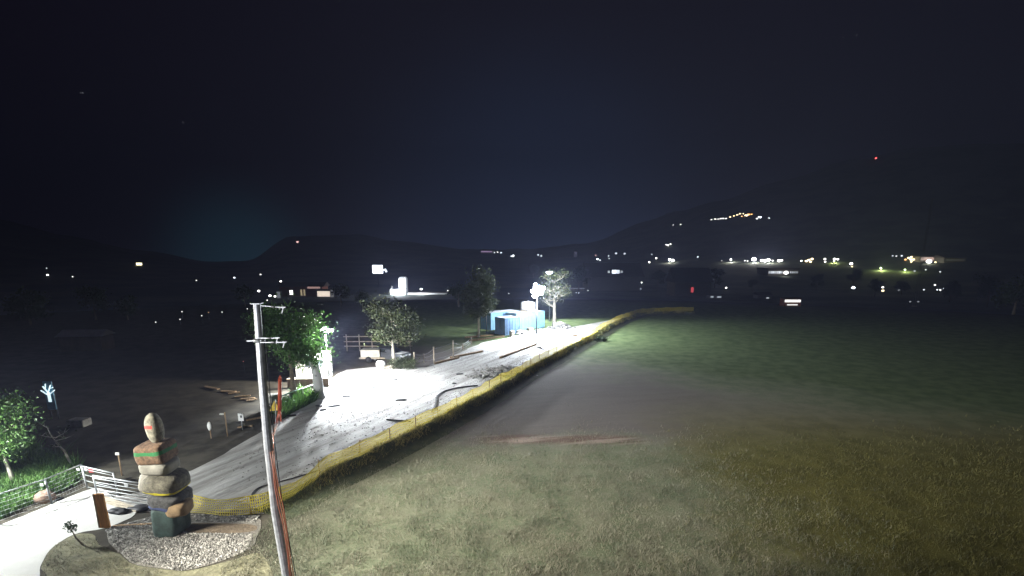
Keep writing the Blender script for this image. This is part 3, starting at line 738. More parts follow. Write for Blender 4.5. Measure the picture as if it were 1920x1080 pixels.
marker(455, 806, 775, 'post with a white plate left of the steel pole', 'plate')
# planks stacked in the dark
pk = [((415, 735), (442, 737)), ((428, 740), (450, 738)), ((440, 746), (470, 744)), ((452, 750), (478, 749)), ((462, 753), (482, 751)), ((384, 726), (410, 732)), ((462, 790), (492, 785)), ((446, 803), (474, 801))]
names = ['farthest but one of the pale planks lying in the dark beside the steel pole', 'pale plank just below the farthest pair', 'long pale plank midway to the steel pole', 'pale plank close to the steel pole, upper one', 'pale plank close to the steel pole, lowest of the dark heap',
         'dim plank farthest from the steel pole', 'pale plank lying by the white plate post', 'short plank lying just under the white plate']
for (a, b), nm in zip(pk, names):
    p, q = ground(*a), ground(*b); o = MB().bar(Vector((0, 0, .08)), q - p + Vector((0, 0, .12)), .26, .06).build('plank', M_['wood'], loc=p); tag(o, nm, 'plank', 'planks lying left of the track')

# ------------------------------------------------------------------ yellow net fence
def net_material():
    m = bpy.data.materials.new('yellow_netting'); m.use_nodes = True; nt = m.node_tree; n = nt.nodes; l = nt.links
    b = n['Principled BSDF']; b.inputs['Base Color'].default_value = (.58, .47, .06, 1); b.inputs['Roughness'].default_value = .55
    uv = n.new('ShaderNodeUVMap'); sp = n.new('ShaderNodeSeparateXYZ'); l.new(uv.outputs[0], sp.inputs[0])
    def M(op, *a):
        q = n.new('ShaderNodeMath'); q.operation = op
        for i, v in enumerate(a):
            if isinstance(v, (int, float)): q.inputs[i].default_value = v
            else: l.new(v, q.inputs[i])
        return q.outputs[0]
    fu = M('FRACT', M('MULTIPLY', sp.outputs['X'], 12.0)); fv = M('FRACT', M('MULTIPLY', sp.outputs['Y'], 7.0))
    hole = M('MULTIPLY', M('MULTIPLY', M('GREATER_THAN', fu, .42), M('LESS_THAN', fu, 1.0)), M('GREATER_THAN', fv, .26))
    tr = n.new('ShaderNodeBsdfTransparent'); tl = n.new('ShaderNodeBsdfTranslucent'); tl.inputs['Color'].default_value = (.58, .47, .06, 1)
    m1 = n.new('ShaderNodeMixShader'); m1.inputs['Fac'].default_value = .4; l.new(b.outputs[0], m1.inputs[1]); l.new(tl.outputs[0], m1.inputs[2])
    m2 = n.new('ShaderNodeMixShader'); l.new(hole, m2.inputs['Fac']); l.new(m1.outputs[0], m2.inputs[1]); l.new(tr.outputs[0], m2.inputs[2])
    l.new(m2.outputs[0], n['Material Output'].inputs['Surface']); return m
M_NET = net_material()
def net_fence(pts, label, h=1.05):
    root = Vector(pts[0]); t = thing('yellow_net_fence', label, 'fence', root)
    path = []; 
    for a, b in zip(pts, pts[1:]):
        k = max(1, int((b - a).length / .35))
        for j in range(k): path.append(a.lerp(b, j / k))
    path.append(pts[-1]); rows = 5; me = bpy.data.meshes.new('netting'); vs = []; fs = []; us = []; s = 0; dist = []
    for i, p in enumerate(path):
        if i: s += (p - path[i - 1]).length
        dist.append(s); tdir = (path[min(i + 1, len(path) - 1)] - path[max(i - 1, 0)]).normalized(); nrm = Vector((tdir.y, -tdir.x, 0)); zb = BANK * min(1, max(0, (root.x + 1e3) * 0 + bankf(p)))
        sag = .10 * abs(math.sin(s * 1.05)) + .10 * noise.noise(Vector((s * .4, 1, 0)))
        for r in range(rows + 1):
            f = r / rows; w = .16 * noise.noise(Vector((s * .8, f * 2, 4))) + .12 * math.sin(s * .5) * f
            vs.append(p - root + nrm * w + Vector((0, 0, zb + .02 + f * (h - sag)))); us.append((s, f * h))
    for i in range(len(path) - 1):
        for r in range(rows): fs.append((i*(rows+1)+r, (i+1)*(rows+1)+r, (i+1)*(rows+1)+r+1, i*(rows+1)+r+1))
    me.from_pydata(vs, [], fs); uvl = me.uv_layers.new(name='UVMap')
    for li, lp in enumerate(me.loops): uvl.data[li].uv = us[lp.vertex_index]
    me.materials.append(M_NET); o = bpy.data.objects.new('netting', me); C.objects.link(o); o.parent = t
    rope = MB(); rope.tube([vs[i*(rows+1)+rows] for i in range(len(path))], .018, 4, False); rope.build('top_rope', mat('yellow_rope', (.6, .5, .08), .6), t)
    nxt = 0; k = 0
    for i, p in enumerate(path):
        if dist[i] >= nxt and k < 60:
            nxt += 2.6; k += 1; MB().tube([p - root + Vector((0, .04, -.05)), p - root + Vector((rnd.uniform(-.06, .06), .04, BANK * bankf(p) + h + rnd.uniform(-.05, .12)))], .03, 6).build('stake', M_['wood'], t)
net_fence([v.copy() for v in NETW[:5]], 'yellow plastic net fence with sagging top between the painted cairn and the steel pole', .9)
net_fence([v.copy() for v in NETW[4:]], 'long yellow net fence along the track edge to the far end of the meadow', .82)

# ------------------------------------------------------------------ containers
def container(name, label, loc, rz, L_, m, Wd=2.44, Hh=2.59, doors=True):
    t = thing(name, label, 'container', loc, rz)        # local x along the length, y=0 the near long side, y=Wd the far one
    mb = MB()
    def corr(o, u, ln):                               # corrugated sheet along u from o
        n = int(ln / .28); w = ln / n; pts = []
        nn = Vector((u.y, -u.x, 0))
        for i in range(n):
            for f, dp in ((0, 0), (.32, 0), (.5, .045), (.82, .045)): pts.append(o + u * ((i + f) * w) - nn * dp)
        pts.append(o + u * ln); vs = [p + Vector((0, 0, .14)) for p in pts] + [p + Vector((0, 0, Hh - .1)) for p in pts]; k = len(pts)
        mb.add(vs, [(i, i + 1, k + i + 1, k + i) for i in range(k - 1)])
    corr(Vector((0, .03, 0)), Vector((1, 0, 0)), L_); corr(Vector((L_, Wd - .03, 0)), Vector((-1, 0, 0)), L_); corr(Vector((L_ - .03, 0, 0)), Vector((0, 1, 0)), Wd)
    mb.build('body', m, t)
    fr = MB()
    for x in (.06, L_ - .06):
        for y in (.06, Wd - .06): fr.box((x, y, Hh / 2), (.15, .15, Hh))
    for y in (.05, Wd - .05):
        for z in (.07, Hh - .06): fr.box((L_ / 2, y, z), (L_ - .27, .11, .13))
    for x in (.05, L_ - .05):
        for z in (.07, Hh - .06): fr.box((x, Wd / 2, z), (.11, Wd - .27, .13))
    fr.build('frame', m, t)
    rf = MB(); n = int(L_ / .3)
    for i in range(n): rf.box(((i + .5) * L_ / n, Wd / 2, Hh - .02), (L_ / n * .55, Wd - .3, .05))
    rf.box((L_ / 2, Wd / 2, Hh - .06), (L_ - .2, Wd - .2, .04)); rf.build('roof', M_['white'], t)
    for s in (0, 1):
        y0 = Wd * (.27 + .46 * s)
        d = MB().box((.02, y0, Hh / 2), (.06, Wd * .44, Hh - .3), None, .008).build('door', m, t)
        rod = MB()
        for k in (-.28, .28): rod.tube([(-.035, y0 + k, .2), (-.035, y0 + k, Hh - .2)], .022, 6)
        rod.build('lock_rod', M_['steel'], d); MB().box((-.06, y0 + .1 * (1 if s == 0 else -1), 1.15), (.03, .4, .06)).build('handle', M_['steel'], d)
    return t
ang = math.atan2(.667, .745)
a0 = ground(947, 629); container('small_container', 'short dark blue container with ribbed lit side at the left front of the group', a0, ang, 2.99, M_['navy'], 2.2, 2.45)
a1 = ground(968, 620); big = container('shipping_container', 'long bright blue shipping container carrying the white water tank', a1, ang, 6.06, M_['teal'])
a2 = a0 + Vector((-2.2, 5.6, 0)); container('site_container', 'pale roofed container standing behind the two blue containers', a2, ang, 6.06, M_['blue'])
ux, uy = Vector((.745, .667, 0)), Vector((-.667, .745, 0))
# white tank on the roof
c = a1 + ux * 3.6 + uy * 1.2 + Vector((0, 0, 2.6)); t = thing('water_tank', 'white plastic water tank standing on the long blue container', 'tank', c, ang)
MB().box((0, 0, .82), (1.7, 1.5, 1.3), None, .2).build('body', M_['white'], t); MB().box((0, 0, .08), (1.8, 1.6, .14)).build('pallet', M_['timber'], t)
MB().tube([(0, 0, 1.45), (0, 0, 1.56)], .2, 14).build('lid', M_['white'], t)
cg = MB()
for x in (-.86, -.43, 0, .43, .86):
    for y in (-.76, .76): cg.bar((x, y, .15), (x, y, 1.45), .03)
for z in (.5, 1.0, 1.45):
    for y in (-.76, .76): cg.bar((-.86, y, z), (.86, y, z), .025)
cg.build('cage', M_['galv'], t)
# things lying before the containers
def crate(px, py, d, m, label, rz=.3):
    t = thing('crate', label, 'crate', ground(px, py), rz); w, dd, h = d
    MB().box((0, 0, h / 2), (w, dd, h), None, .015).build('body', m, t)
    sl = MB()
    for z in (.12, .5, .88): 
        for s in (-1, 1): sl.box((0, s * (dd / 2 + .012), z * h), (w * 1.02, .03, .09 * h + .03))
    sl.build('battens', M_['timber'], t); MB().box((0, 0, h + .02), (w * 1.04, dd * 1.04, .035)).build('lid', m, t)
crate(960, 631, (.55, .5, .75), M_['offw'], 'pale upright crate at the corner of the short dark blue container', .7)
crate(973, 626, (.7, .5, .5), M_['white'], 'low white crate in front of the long blue container, left one')
crate(994, 621, (.9, .6, .45), M_['timber'], 'pale wooden crate in front of the long blue container, middle one', .6)
crate(1012, 622, (.6, .6, .35), M_['white'], 'small white crate right of the floodlight mast foot', .9)
def heap(name, label, cat, g, n, s, spread, m, seed):
    rr = random.Random(seed); mb = MB()
    for i in range(n):
        r = abs(rr.gauss(0, .5)) ; w = rr.uniform(0, 6.28); z = max(0, (1 - r) * spread[2]) * rr.random()
        mb.rock((math.cos(w) * r * spread[0], math.sin(w) * r * spread[1], z + .05), (s * rr.uniform(.5, 1.2), s * rr.uniform(.5, 1.2), s * rr.uniform(.4, .8)), seed + i, .35, .8, 7, 5)
    mb.sm = [False] * len(mb.sm); o = mb.build(name, m, loc=g); tag(o, label, cat); return o
heap('spoil_heap', 'lumpy pale heap of spoil in front of the long blue container', 'heap', ground(984, 627), 50, .22, (1.9, .8, .5), M_['offw'], 200)
heap('spoil_heap', 'dark heap of spoil right of the floodlit tree', 'heap', ground(1056, 615), 50, .3, (2.2, 1.2, .7), M_['rock'], 300)
o = MB().box((0, 0, .35), (1.6, .9, .6), None, .1).build('white_bag', M_['sackw'], loc=ground(1047, 612), rotz=.4); tag(o, 'bulky white bag beside the trunk of the floodlit tree', 'bag')
stuff(heap('rubble', None, None, ground(942, 697), 260, .17, (2.6, 2.2, .35), M_['rock'], 400))['label'] = 'loose rubble at the edge of the track beside the yellow net'
o = heap('rubble', None, None, ground(918, 706), 120, .14, (1.9, 1.0, .25), M_['rock'], 700); stuff(o)['label'] = 'loose rubble spilling along the yellow net'
# pale cover sheets by the net
p = [ground(a, b) for a, b in ((1004, 650), (1062, 634), (1078, 632), (1020, 656))]; c = sum(p, Vector()) / 4
mb = MB(); lift = [.55, .5, .1, .05]; mb.add([q - c + Vector((0, 0, lift[i])) for i, q in enumerate(p)] + [q - c + Vector((0, 0, lift[i] - .05)) for i, q in enumerate(p)], [(0, 3, 2, 1), (4, 5, 6, 7), (0, 1, 5, 4), (1, 2, 6, 5), (2, 3, 7, 6), (3, 0, 4, 7)])
t = thing('sloping_board', 'large pale board propped up beside the yellow net below the containers', 'board', c); mb.build('board', M_['offw'], t)
MB().bar(p[0] - c + Vector((.1, .05, 0)), p[0] - c + Vector((.1, .05, .5)), .08).bar(p[1] - c + Vector((-.1, -.05, 0)), p[1] - c + Vector((-.1, -.05, .45)), .08).build('support', M_['wood'], t)
# timber edging along the track
for i, (a, b, lb) in enumerate((((938, 672), (1004, 647), 'nearest of the long dark timbers lying end to end along the track'), ((1006, 645), (1052, 632), 'middle one of the long dark timbers lying along the track'), ((1054, 632), (1082, 630), 'farthest of the long dark timbers lying along the track'))):
    p, q = ground(a[0], a[1]), ground(b[0], b[1]); o = MB().bar(Vector((0, 0, .12)), q - p + Vector((0, 0, .12)), .22, .2).build('edge_timber', M_['wood'], loc=p); tag(o, lb, 'timber', 'timbers along the track')
for i, (a, b, lb) in enumerate((((880, 640), (945, 632), 'dark beam lying across the track left of the containers, nearer one'), ((872, 634), (925, 629), 'dark beam lying left of the containers, farther one'), ((815, 683), (860, 672), 'rusty rail lying along the track by the wire fence posts'), ((845, 672), (905, 660), 'dark rail lying beyond the rusty rail by the wire fence'))):
    p, q = ground(*a), ground(*b); o = MB().bar(Vector((0, 0, .1)), q - p + Vector((0, 0, .1)), .25, .2).build('beam', M_['wood'], loc=p); tag(o, lb, 'beam', 'beams left of the containers')

# hoses on the track
def hose(pix, r, label, up=0):
    ps = [ground(a, b) for a, b in pix]; k = []
    for i in range(len(ps) - 1):
        p0, p1, p2, p3 = ps[max(0, i - 1)], ps[i], ps[i + 1], ps[min(len(ps) - 1, i + 2)]
        for j in range(6):
            u = j / 6; k.append(.5 * ((2 * p1) + (p2 - p0) * u + (2 * p0 - 5 * p1 + 4 * p2 - p3) * u * u + (3 * p1 - p0 - 3 * p2 + p3) * u ** 3))
    k.append(ps[-1]); o = MB().tube([q - ps[0] + Vector((0, 0, r * .6 + .02)) for q in k], r * .7, 7).build('hose', M_['black'], loc=ps[0]); tag(o, label, 'hose', 'hoses lying on the track')
hose([(810, 774), (817, 758), (820, 744), (838, 733), (868, 727), (896, 724)], .075, 'black hose curving away on the track beside the yellow net')
hose([(725, 788), (745, 790), (770, 791)], .075, 'short straight black hose end sticking out by the yellow net')
hose([(470, 940), (474, 926), (488, 915), (520, 906), (560, 895), (596, 884)], .045, 'thin black hose bending out past the steel pole')
# scraps on the track
for i, (a, b, s, rz, lb) in enumerate(((650, 744, .5, .05, 'thin dark scrap of wood in the brightest part of the track'), (626, 762, .62, .5, 'dark slanting scrap of wood, middle of three near the green bank'), (606, 769, .4, .7, 'small dark scrap below the slanting one near the green bank'), (599, 762, .42, 0, 'dark flat scrap closest to the green bank'),
     (752, 751, .55, .2, 'dark scrap lying in the middle of the track'), (545, 780, .6, .3, 'dark clump of scrap beside the orange post'), (862, 702, .5, .3, 'dark twig shaped scrap by the wire fence'), (742, 712, .28, .2, 'tiny dark scrap in front of the small olive tree'), (852, 720, .3, .3, 'tiny dark scrap above the curved hose'), (702, 727, .28, .1, 'tiny dark scrap alone on the white track'))):
    g = ground(a, b); o = MB().rock((0, 0, .05), (s * .75, s * .2, .06), 80 + i, .35, .7, 10, 6, Matrix.Rotation(rz, 3, 'Z')).build('scrap', M_['dark'], loc=g); tag(o, lb, 'scrap', 'dark scraps on the track')
o = leaf_cloud('dark_shrub', M_['leaf3'], None, [(0, 0, .25), (.5, 0, .2), (-.5, .1, .2), (.2, 0, .35)], 500, .22, .12); o.location = ground(1126, 640); tag(o, 'small dark shrub on the meadow side of the yellow net', 'shrub')

# ------------------------------------------------------------------ wire fence posts left of the track
fp = [(777, 684, 661), (795, 680, 664), (814, 684, 651), (850, 673, 639), (868, 656, 645), (884, 646, 632)]
ds = ['nearest wooden post of the loose fence by the small tree', 'thin short post second along the loose fence', 'tall wooden post third along the loose fence', 'tall post fourth along the loose fence', 'short stub post near the dark beams', 'farthest post of the loose fence by the tall narrow tree']
fg = []
for (a, b, tp), lb in zip(fp, ds):
    g = ground(a, b); h = zat(a, tp, g.y); o = MB().tube([(0, 0, -.1), (0, 0, h)], .065, 8).box((0, 0, h + .015), (.17, .17, .03)).build('fence_post', M_['timber'], loc=g); tag(o, lb, 'post', 'posts of the loose fence'); fg.append((g, h))
mb = MB(); r0 = fg[0][0]
for (g, h), (g2, h2) in zip(fg, fg[1:]):
    for k in (.3, .6, .9): mb.tube([g - r0 + Vector((0, 0, h * k)), (g + g2) / 2 - r0 + Vector((0, 0, (h + h2) / 2 * k - .08)), g2 - r0 + Vector((0, 0, h2 * k))], .012, 4, False)
o = mb.build('fence_wire', M_['galv'], loc=r0); tag(o, 'slack wires strung between the loose fence posts', 'wire')
t = thing('hedge', 'low pale lit hedge at the foot of the small olive tree', 'hedge', ground(757, 692))
leaf_cloud('foliage', M_['leaf2'], t, [(x * .35, rnd.uniform(-.3, .3), z) for x in range(-3, 4) for z in (.25, .6, .9)], 1600, .2, .09)
MB().tube([(0, 0, 0), (0, 0, .7)], .04, 6).build('stem', M_['bark'], t)

# ------------------------------------------------------------------ parked car, trailer, sacks, rail fence at the small tree
g = ground(718, 681)
t = thing('parked_car', 'dark grey car with pale lit bonnet partly behind the small tree trunk', 'car', g + Vector((.5, 1.2, 0)), 2.75)
prof = [(-2.1, .35), (-2.15, .75), (-2.0, .95), (-1.1, 1.0), (-.55, 1.45), (.9, 1.5), (1.6, 1.05), (2.05, .98), (2.12, .6), (2.08, .35)]
mb = MB(); n = len(prof)
def wdt(z): return .86 if z < 1.02 else .68
mb.add([(x, -wdt(z), z) for x, z in prof] + [(x, wdt(z), z) for x, z in prof], [tuple(range(n))[::-1], tuple(range(n, 2 * n))] + [(i, (i + 1) % n, n + (i + 1) % n, n + i) for i in range(n)])
o = mb.build('body', mat('grey_car_paint', (.12, .13, .15), .3, .4, .1, 2), t); bv = o.modifiers.new('bevel', 'BEVEL'); bv.width = .07; bv.segments = 2
for s in (-1, 1):
    MB().add([(-.98, s*.80, 1.04), (-.5, s*.70, 1.40), (.82, s*.70, 1.44), (1.35, s*.80, 1.06)], [(0, 1, 2, 3)]).build('window', M_['glass'], t)
    for x in (-1.35, 1.3):
        w = MB().tube([(x, s * .66, .33), (x, s * .9, .33)], .33, 18).build('wheel', M_['black'], t); MB().tube([(x, s * .88, .33), (x, s * .915, .33)], .19, 12).build('rim', M_['galv'], w)
    MB().box((-2.12, s * .62, .74), (.08, .34, .16), None, .02).build('headlight', M_['white'], t)
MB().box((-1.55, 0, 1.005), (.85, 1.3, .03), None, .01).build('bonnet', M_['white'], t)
MB().add([(-1.06, -.66, 1.05), (-1.06, .66, 1.05), (-.6, .6, 1.42), (-.6, -.6, 1.42)], [(0, 1, 2, 3)]).build('windscreen', M_['glass'], t)
g = ground(694, 680); t = thing('flat_trailer', 'pale flat trailer with boarded side standing left of the parked car', 'trailer', g + Vector((0, .8, 0)), .05)
MB().box((0, 0, .95), (2.0, 1.5, .8), None, .03).build('boarded_body', M_['offw'], t); MB().box((.2, 0, .45), (2.8, 1.5, .12)).build('chassis', M_['timber'], t)
for s in (-1, 1): MB().tube([(-.2, s * .78, .32), (-.2, s * .95, .32)], .32, 16).build('wheel', M_['black'], t)
MB().bar((1.4, 0, .45), (2.3, 0, .4), .08).build('drawbar', M_['steel'], t)
o = MB().rock((0, 0, .36), (.48, .42, .42), 91, .10, .85).build('white_sack', M_['sackw'], loc=ground(714, 690)); tag(o, 'round white sack on the ground in front of the parked car', 'sack')
t = thing('pallet', 'wooden pallet lying between the white sack and the small tree', 'pallet', ground(727, 690)); 
sl = MB()
for k in range(6): sl.box((0, -.5 + k * .2, .14), (1.2, .12, .025))
sl.build('deck', M_['timber'], t); bk = MB()
for x in (-.52, 0, .52): bk.box((x, 0, .06), (.1, 1.1, .11))
bk.build('bearers', M_['timber'], t)
g = ground(700, 664); t = thing('rail_fence', 'dim wooden rail fence behind the parked car', 'fence', g + Vector((0, 2, 0)))
for k in range(6): MB().tube([(-3.6 + k * 1.5, 0, -.1), (-3.6 + k * 1.5, 0, 2.0)], .07, 7).build('post', M_['timber'], t)
for z in (.6, 1.15, 1.75): MB().bar((-3.9, -.09, z), (4.2, -.09, z + .05), .05, .12).build('rail', M_['timber'], t)

# ------------------------------------------------------------------ cabin and white pillar at the big tree
g = ground(581, 727); t = thing('site_cabin', 'small white cabin with dark windows half hidden by the big leafy tree', 'cabin', g + Vector((-.75, 3.4, 0)), .12)
MB().box((0, 0, 1.35), (2.7, 2.4, 2.6), None, .03).build('wall', M_['wallw'], t); MB().box((0, 0, 2.73), (2.95, 2.7, .14), None, .03).build('roof', M_['offw'], t)
for x in (-.15, .8):
    f = MB().box((x, -1.215, 1.7), (.75, .04, .8)).build('window', M_['offw'], t); MB().box((x, -1.24, 1.7), (.62, .02, .66)).build('pane', M_['glass'], f)
d = MB().box((-.92, -1.215, 1.15), (.8, .04, 2.0)).build('door', M_['offw'], t); MB().box((-.66, -1.25, 1.1), (.04, .05, .14)).build('handle', M_['steel'], d)
g = ground(578, 726); t = thing('low_wall', 'low brown wall under the big leafy tree in front of the cabin', 'wall', g, .12)
MB().box((0, .1, .35), (3.4, .25, .7), None, .01).build('wall', M_['wallb'], t); MB().box((0, .1, .74), (3.5, .36, .08), None, .01).build('coping', M_['timber'], t)
g = ground(599, 746); h = zat(597, 673, g.y); t = thing('white_pillar', 'broad white concrete pillar glaring in the light beside the cabin', 'pillar', g)
mb = MB(); mb.tube([(0, 0, -.1), (0, 0, .15), (.02, 0, .2), (-.05, 0, h * .6), (-.22, 0, h - .12), (-.22, 0, h)], [.5, .5, .40, .36, .31, .26], 20); mb.build('shaft', M_['wallw'], t)
MB().box((0, -.37, h * .6), (.16, .05, .16), None, .01).build('plate', M_['steel'], t)
g = ground(572, 758); t = thing('green_handrail', 'pale green handrail sloping along the bank below the big leafy tree', 'railing', g)
pa, pb_ = ground(528, 772), ground(606, 736)
hh = lambda q, py: zat(0, py, q.y)
A = pa - g; Bq = pb_ - g
MB().tube([A + Vector((0, 0, 1.15)), Bq + Vector((0, 0, .95))], .045, 7).build('rail', mat('pale_green_paint', (.30, .48, .40), .5), t)
for k in (.02, .2, .5, .8): q = A.lerp(Bq, k); MB().tube([q, q + Vector((0, 0, 1.13 - .18 * k))], .035, 6).build('post', M_['galv'], t)

# blue notice board glowing in the dark at the left
g = ground(92, 786); Yg = g.y; t = thing('notice_board', 'blue notice board showing a bare white tree in the dark behind the young tree', 'notice board', g)
q0, q1 = at(80, 716, Yg) - g, at(104, 755, Yg) - g; cc = (q0 + q1) / 2; w, h = q1.x - q0.x, q0.z - q1.z
for s in (-1, 1): MB().tube([(cc.x + s * w * .42, .08, 0), (cc.x + s * w * .42, .08, q0.z)], .05, 7).build('post', M_['dark'], t)
MB().box((cc.x, 0, cc.z - h * .15), (w, .08, h * 1.35), None, .01).build('panel', mat('blue_panel', (.10, .30, .45), .5), t)
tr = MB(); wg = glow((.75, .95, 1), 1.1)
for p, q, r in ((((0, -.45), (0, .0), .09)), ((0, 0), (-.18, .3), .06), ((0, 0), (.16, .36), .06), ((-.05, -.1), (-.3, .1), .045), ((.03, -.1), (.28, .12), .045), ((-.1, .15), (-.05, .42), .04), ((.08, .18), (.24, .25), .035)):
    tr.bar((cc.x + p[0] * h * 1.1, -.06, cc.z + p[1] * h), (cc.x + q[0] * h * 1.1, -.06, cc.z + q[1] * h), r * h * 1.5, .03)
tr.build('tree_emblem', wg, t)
g = ground(150, 800); o = MB().box((0, 0, .3), (1.1, .8, .5), None, .06).build('stone_trough', M_['rock'], loc=g); tag(o, 'dim grey trough standing in the dark right of the blue notice board', 'trough')
# long dim shed at the left
g = ground(166, 655); t = thing('long_shed', 'long low shed with pale roof dim in the dark at the left', 'shed', g, .12)
MB().box((0, 0, .9), (4.6, 2.6, 1.8)).build('wall', M_['wallb'], t); MB().add([(-2.5, -1.5, 1.75), (2.5, -1.5, 1.75), (2.5, 0, 2.4), (-2.5, 0, 2.4), (2.5, 1.5, 1.75), (-2.5, 1.5, 1.75)], [(0, 1, 2, 3), (3, 2, 4, 5), (0, 3, 5), (1, 4, 2)]).build('roof', M_['offw'], t)
g = ground(132, 850); make_tree('leaning_sapling', 'bare leaning sapling in the dark right of the young tree', ground(140, 880), 3.0, 1.2, .8, .9, .07, 60, .07, M_['leaf3'], M_['palebark'], 71, limbs=5, spread=.2, lean=-.4)

# ------------------------------------------------------------------ far lamps, houses, village
def far_light(px, py, label, s=2.6, color=(1, .95, .85), strength=6, hgt=7, name='street_lamp', cat='street lamp', group='lamps down in the valley', power=0):
    g = ground(px, py + 2); 
    for _ in range(4):
        d = math.hypot(g.x, g.y); g = ground(px, py + hgt / d * F * .95)
        if d > 2300: break
    d = math.hypot(g.x, g.y); h = max(1.2, zat(px, py, g.y) - g.z); h = min(h, 40)
    t = thing(name, label, cat, g, 0, group); rr = s / 2 * d / F
    MB().tube([(0, 0, -.5), (0, 0, h)], [max(.06, d * .00012), max(.05, d * .0001)], 6).build('pole', M_['dark'], t)
    MB().rock((0, 0, h + rr * .2), (rr, rr, rr * .75), 1, 0, 1, 10, 6).build('lamp_head', glow(color, round(strength * 1.3 * math.exp(max(0, d - 300) * .00045), 1)), t)
    if power: light('POINT', 'lamp_beam', g + Vector((0, -1.5 - rr, h - .5)), power * .6, color, size=.3)
    return t
def far_house(px, py, wpx, hpx, label, wins=(), wall='wall', cat='house', name='house', group=None, rz=0, strength=3, gable=.45, depth=.8, roof='roof'):
    """wins: (x0, x1, y0, y1, colour[, strength]) as fractions of the front"""
    g = ground(px, py); d = math.hypot(g.x, g.y); w = wpx / F * g.y; h = hpx / F * g.y
    t = thing(name, label, cat, g, rz, group); hw = h * (1 - gable) if gable else h
    MB().box((0, w * depth / 2, hw / 2 - .5), (w, w * depth, hw + 1)).build('wall', M_[wall], t)
    if gable:
        o = .05 * w; y0, y1 = -o, w * depth + o; ym = w * depth / 2
        MB().add([(-w/2-o, y0, hw), (w/2+o, y0, hw), (w/2+o, ym, h), (-w/2-o, ym, h), (w/2+o, y1, hw), (-w/2-o, y1, hw)], [(0, 1, 2, 3), (3, 2, 4, 5), (0, 3, 5), (1, 4, 2)]).build('roof', M_[roof], t)
    else: MB().box((0, w * depth / 2, h + .04 * w), (w * 1.04, w * depth * 1.04, .06 * w)).build('roof', M_[roof], t)
    for q in wins:
        x0, x1, y0, y1, c = q[:5]; st = (q[5] if len(q) > 5 else strength) * math.exp(max(0, d - 300) * .00045)
        cx, cz = ((x0 + x1) / 2 - .5) * w, (y0 + y1) / 2 * hw; ww, hh = (x1 - x0) * w, (y1 - y0) * hw
        f = MB().box((cx, -.02, cz), (ww * 1.12, .1, hh * 1.12)).build('window', M_['offw'], t)
        MB().box((cx, -.1, cz), (ww, .06, hh)).build('pane', glow(c, st), f)
    return t
WARM, WHITE, COLD, ORG, PINK, YEL = (1, .78, .45), (1, .97, .92), (.82, .9, 1), (1, .45, .16), (1, .6, .55), (.85, 1, .35)
ORD = ['first', 'second', 'third', 'fourth', 'fifth', 'sixth', 'seventh', 'eighth', 'ninth', 'tenth', 'eleventh', 'twelfth', 'thirteenth', 'fourteenth', 'fifteenth', 'sixteenth', 'seventeenth', 'eighteenth']
vil = [(1334, 413, WHITE, 2), (1341, 412, WHITE, 3), (1347, 412, WHITE, 2), (1351.5, 411, WHITE, 4), (1356, 411, WHITE, 4), (1361, 411, WHITE, 3), (1369, 408, WARM, 4), (1376, 406, WARM, 3), (1382, 404, WARM, 4), (1387.5, 402, WARM, 4), (1391, 407, ORG, 3),
       (1394.5, 402, WARM, 5), (1399, 406, WARM, 6), (1404, 404, ORG, 5), (1409, 403, ORG, 3.5), (1419, 411, WHITE, 4), (1424, 409, COLD, 9), (1442, 410, COLD, 2)]
for i, (a, b, c, st) in enumerate(vil):
    big_ = i in (12, 13, 16); w = 6.0 if big_ else 4.0
    far_house(a, b, w, w * .95, 'lit house of the hilltop village, %s from its left end' % ORD[i], [(.15, .85, .25, .85, c, st)] if not big_ else [(.08, .45, .2, .9, c, st), (.55, .92, .2, .9, c, st)], wall='wallb' if c == ORG else 'wall', group='houses of the hilltop village')
def fl(px, py, label, *a, **k): return far_light(px, py, label, *a, **k)
fl(1262, 422, 'pair of faint slope lamps below the village, left one', 1.8, WHITE, 1.2); fl(1276, 421, 'pair of faint slope lamps below the village, right one', 2.0, WHITE, 1.8)
fl(1249, 459, 'left lamp of the tight row of three on the lower slope', 2.2, WHITE, 4); fl(1252.5, 460, 'middle lamp of the tight row of three on the lower slope', 2.4, WHITE, 5); fl(1257, 458, 'right lamp of the tight row of three on the lower slope', 2.4, WHITE, 4)
fl(1217, 492, 'white lamp lower left of the bright pair near the meadow end', 3, WHITE, 5); fl(1230, 484.5, 'white lamp upper left of the bright pair near the meadow end', 3, WHITE, 5)
fl(1255, 487.5, 'left one of the bright pair of lamps over a small lit lawn', 4.5, WHITE, 8, power=60000); fl(1261, 489, 'right one of the bright pair of lamps over a small lit lawn', 5.5, WHITE, 8)
fl(1308, 482, 'bluish dim lamp between the bright pair and the lawn lamps', 3, COLD, 1.2)
fl(1370, 487, 'lone lamp at the left end of the long lit lawn', 3, WHITE, 6, power=70000); fl(1353, 489, 'faint lamp left of the long lit lawn', 1.5, WHITE, 1)
fl(1413, 487, 'big white lamp standing over the long lit lawn', 7, WHITE, 9, power=160000); fl(1396, 489, 'weak lamp left of the big white lawn lamp', 2, WHITE, 3); fl(1401, 489.5, 'weak lamp next to the big white lawn lamp', 2, WHITE, 3)
fl(1428, 489, 'left lamp of the white cluster right of the lawn', 5, WHITE, 8); fl(1434, 489.5, 'middle lamp of the white cluster right of the lawn', 6, WHITE, 8); fl(1440, 488, 'right lamp of the white cluster right of the lawn', 5.5, WHITE, 8, power=90000); fl(1448, 489, 'low lamp trailing the white cluster', 2.5, WHITE, 4)
fl(1460, 489.5, 'white lamp alone beyond the white cluster', 5, WHITE, 8); fl(1465, 488.5, 'small lamp touching the lone one beyond the white cluster', 3.5, WHITE, 6)
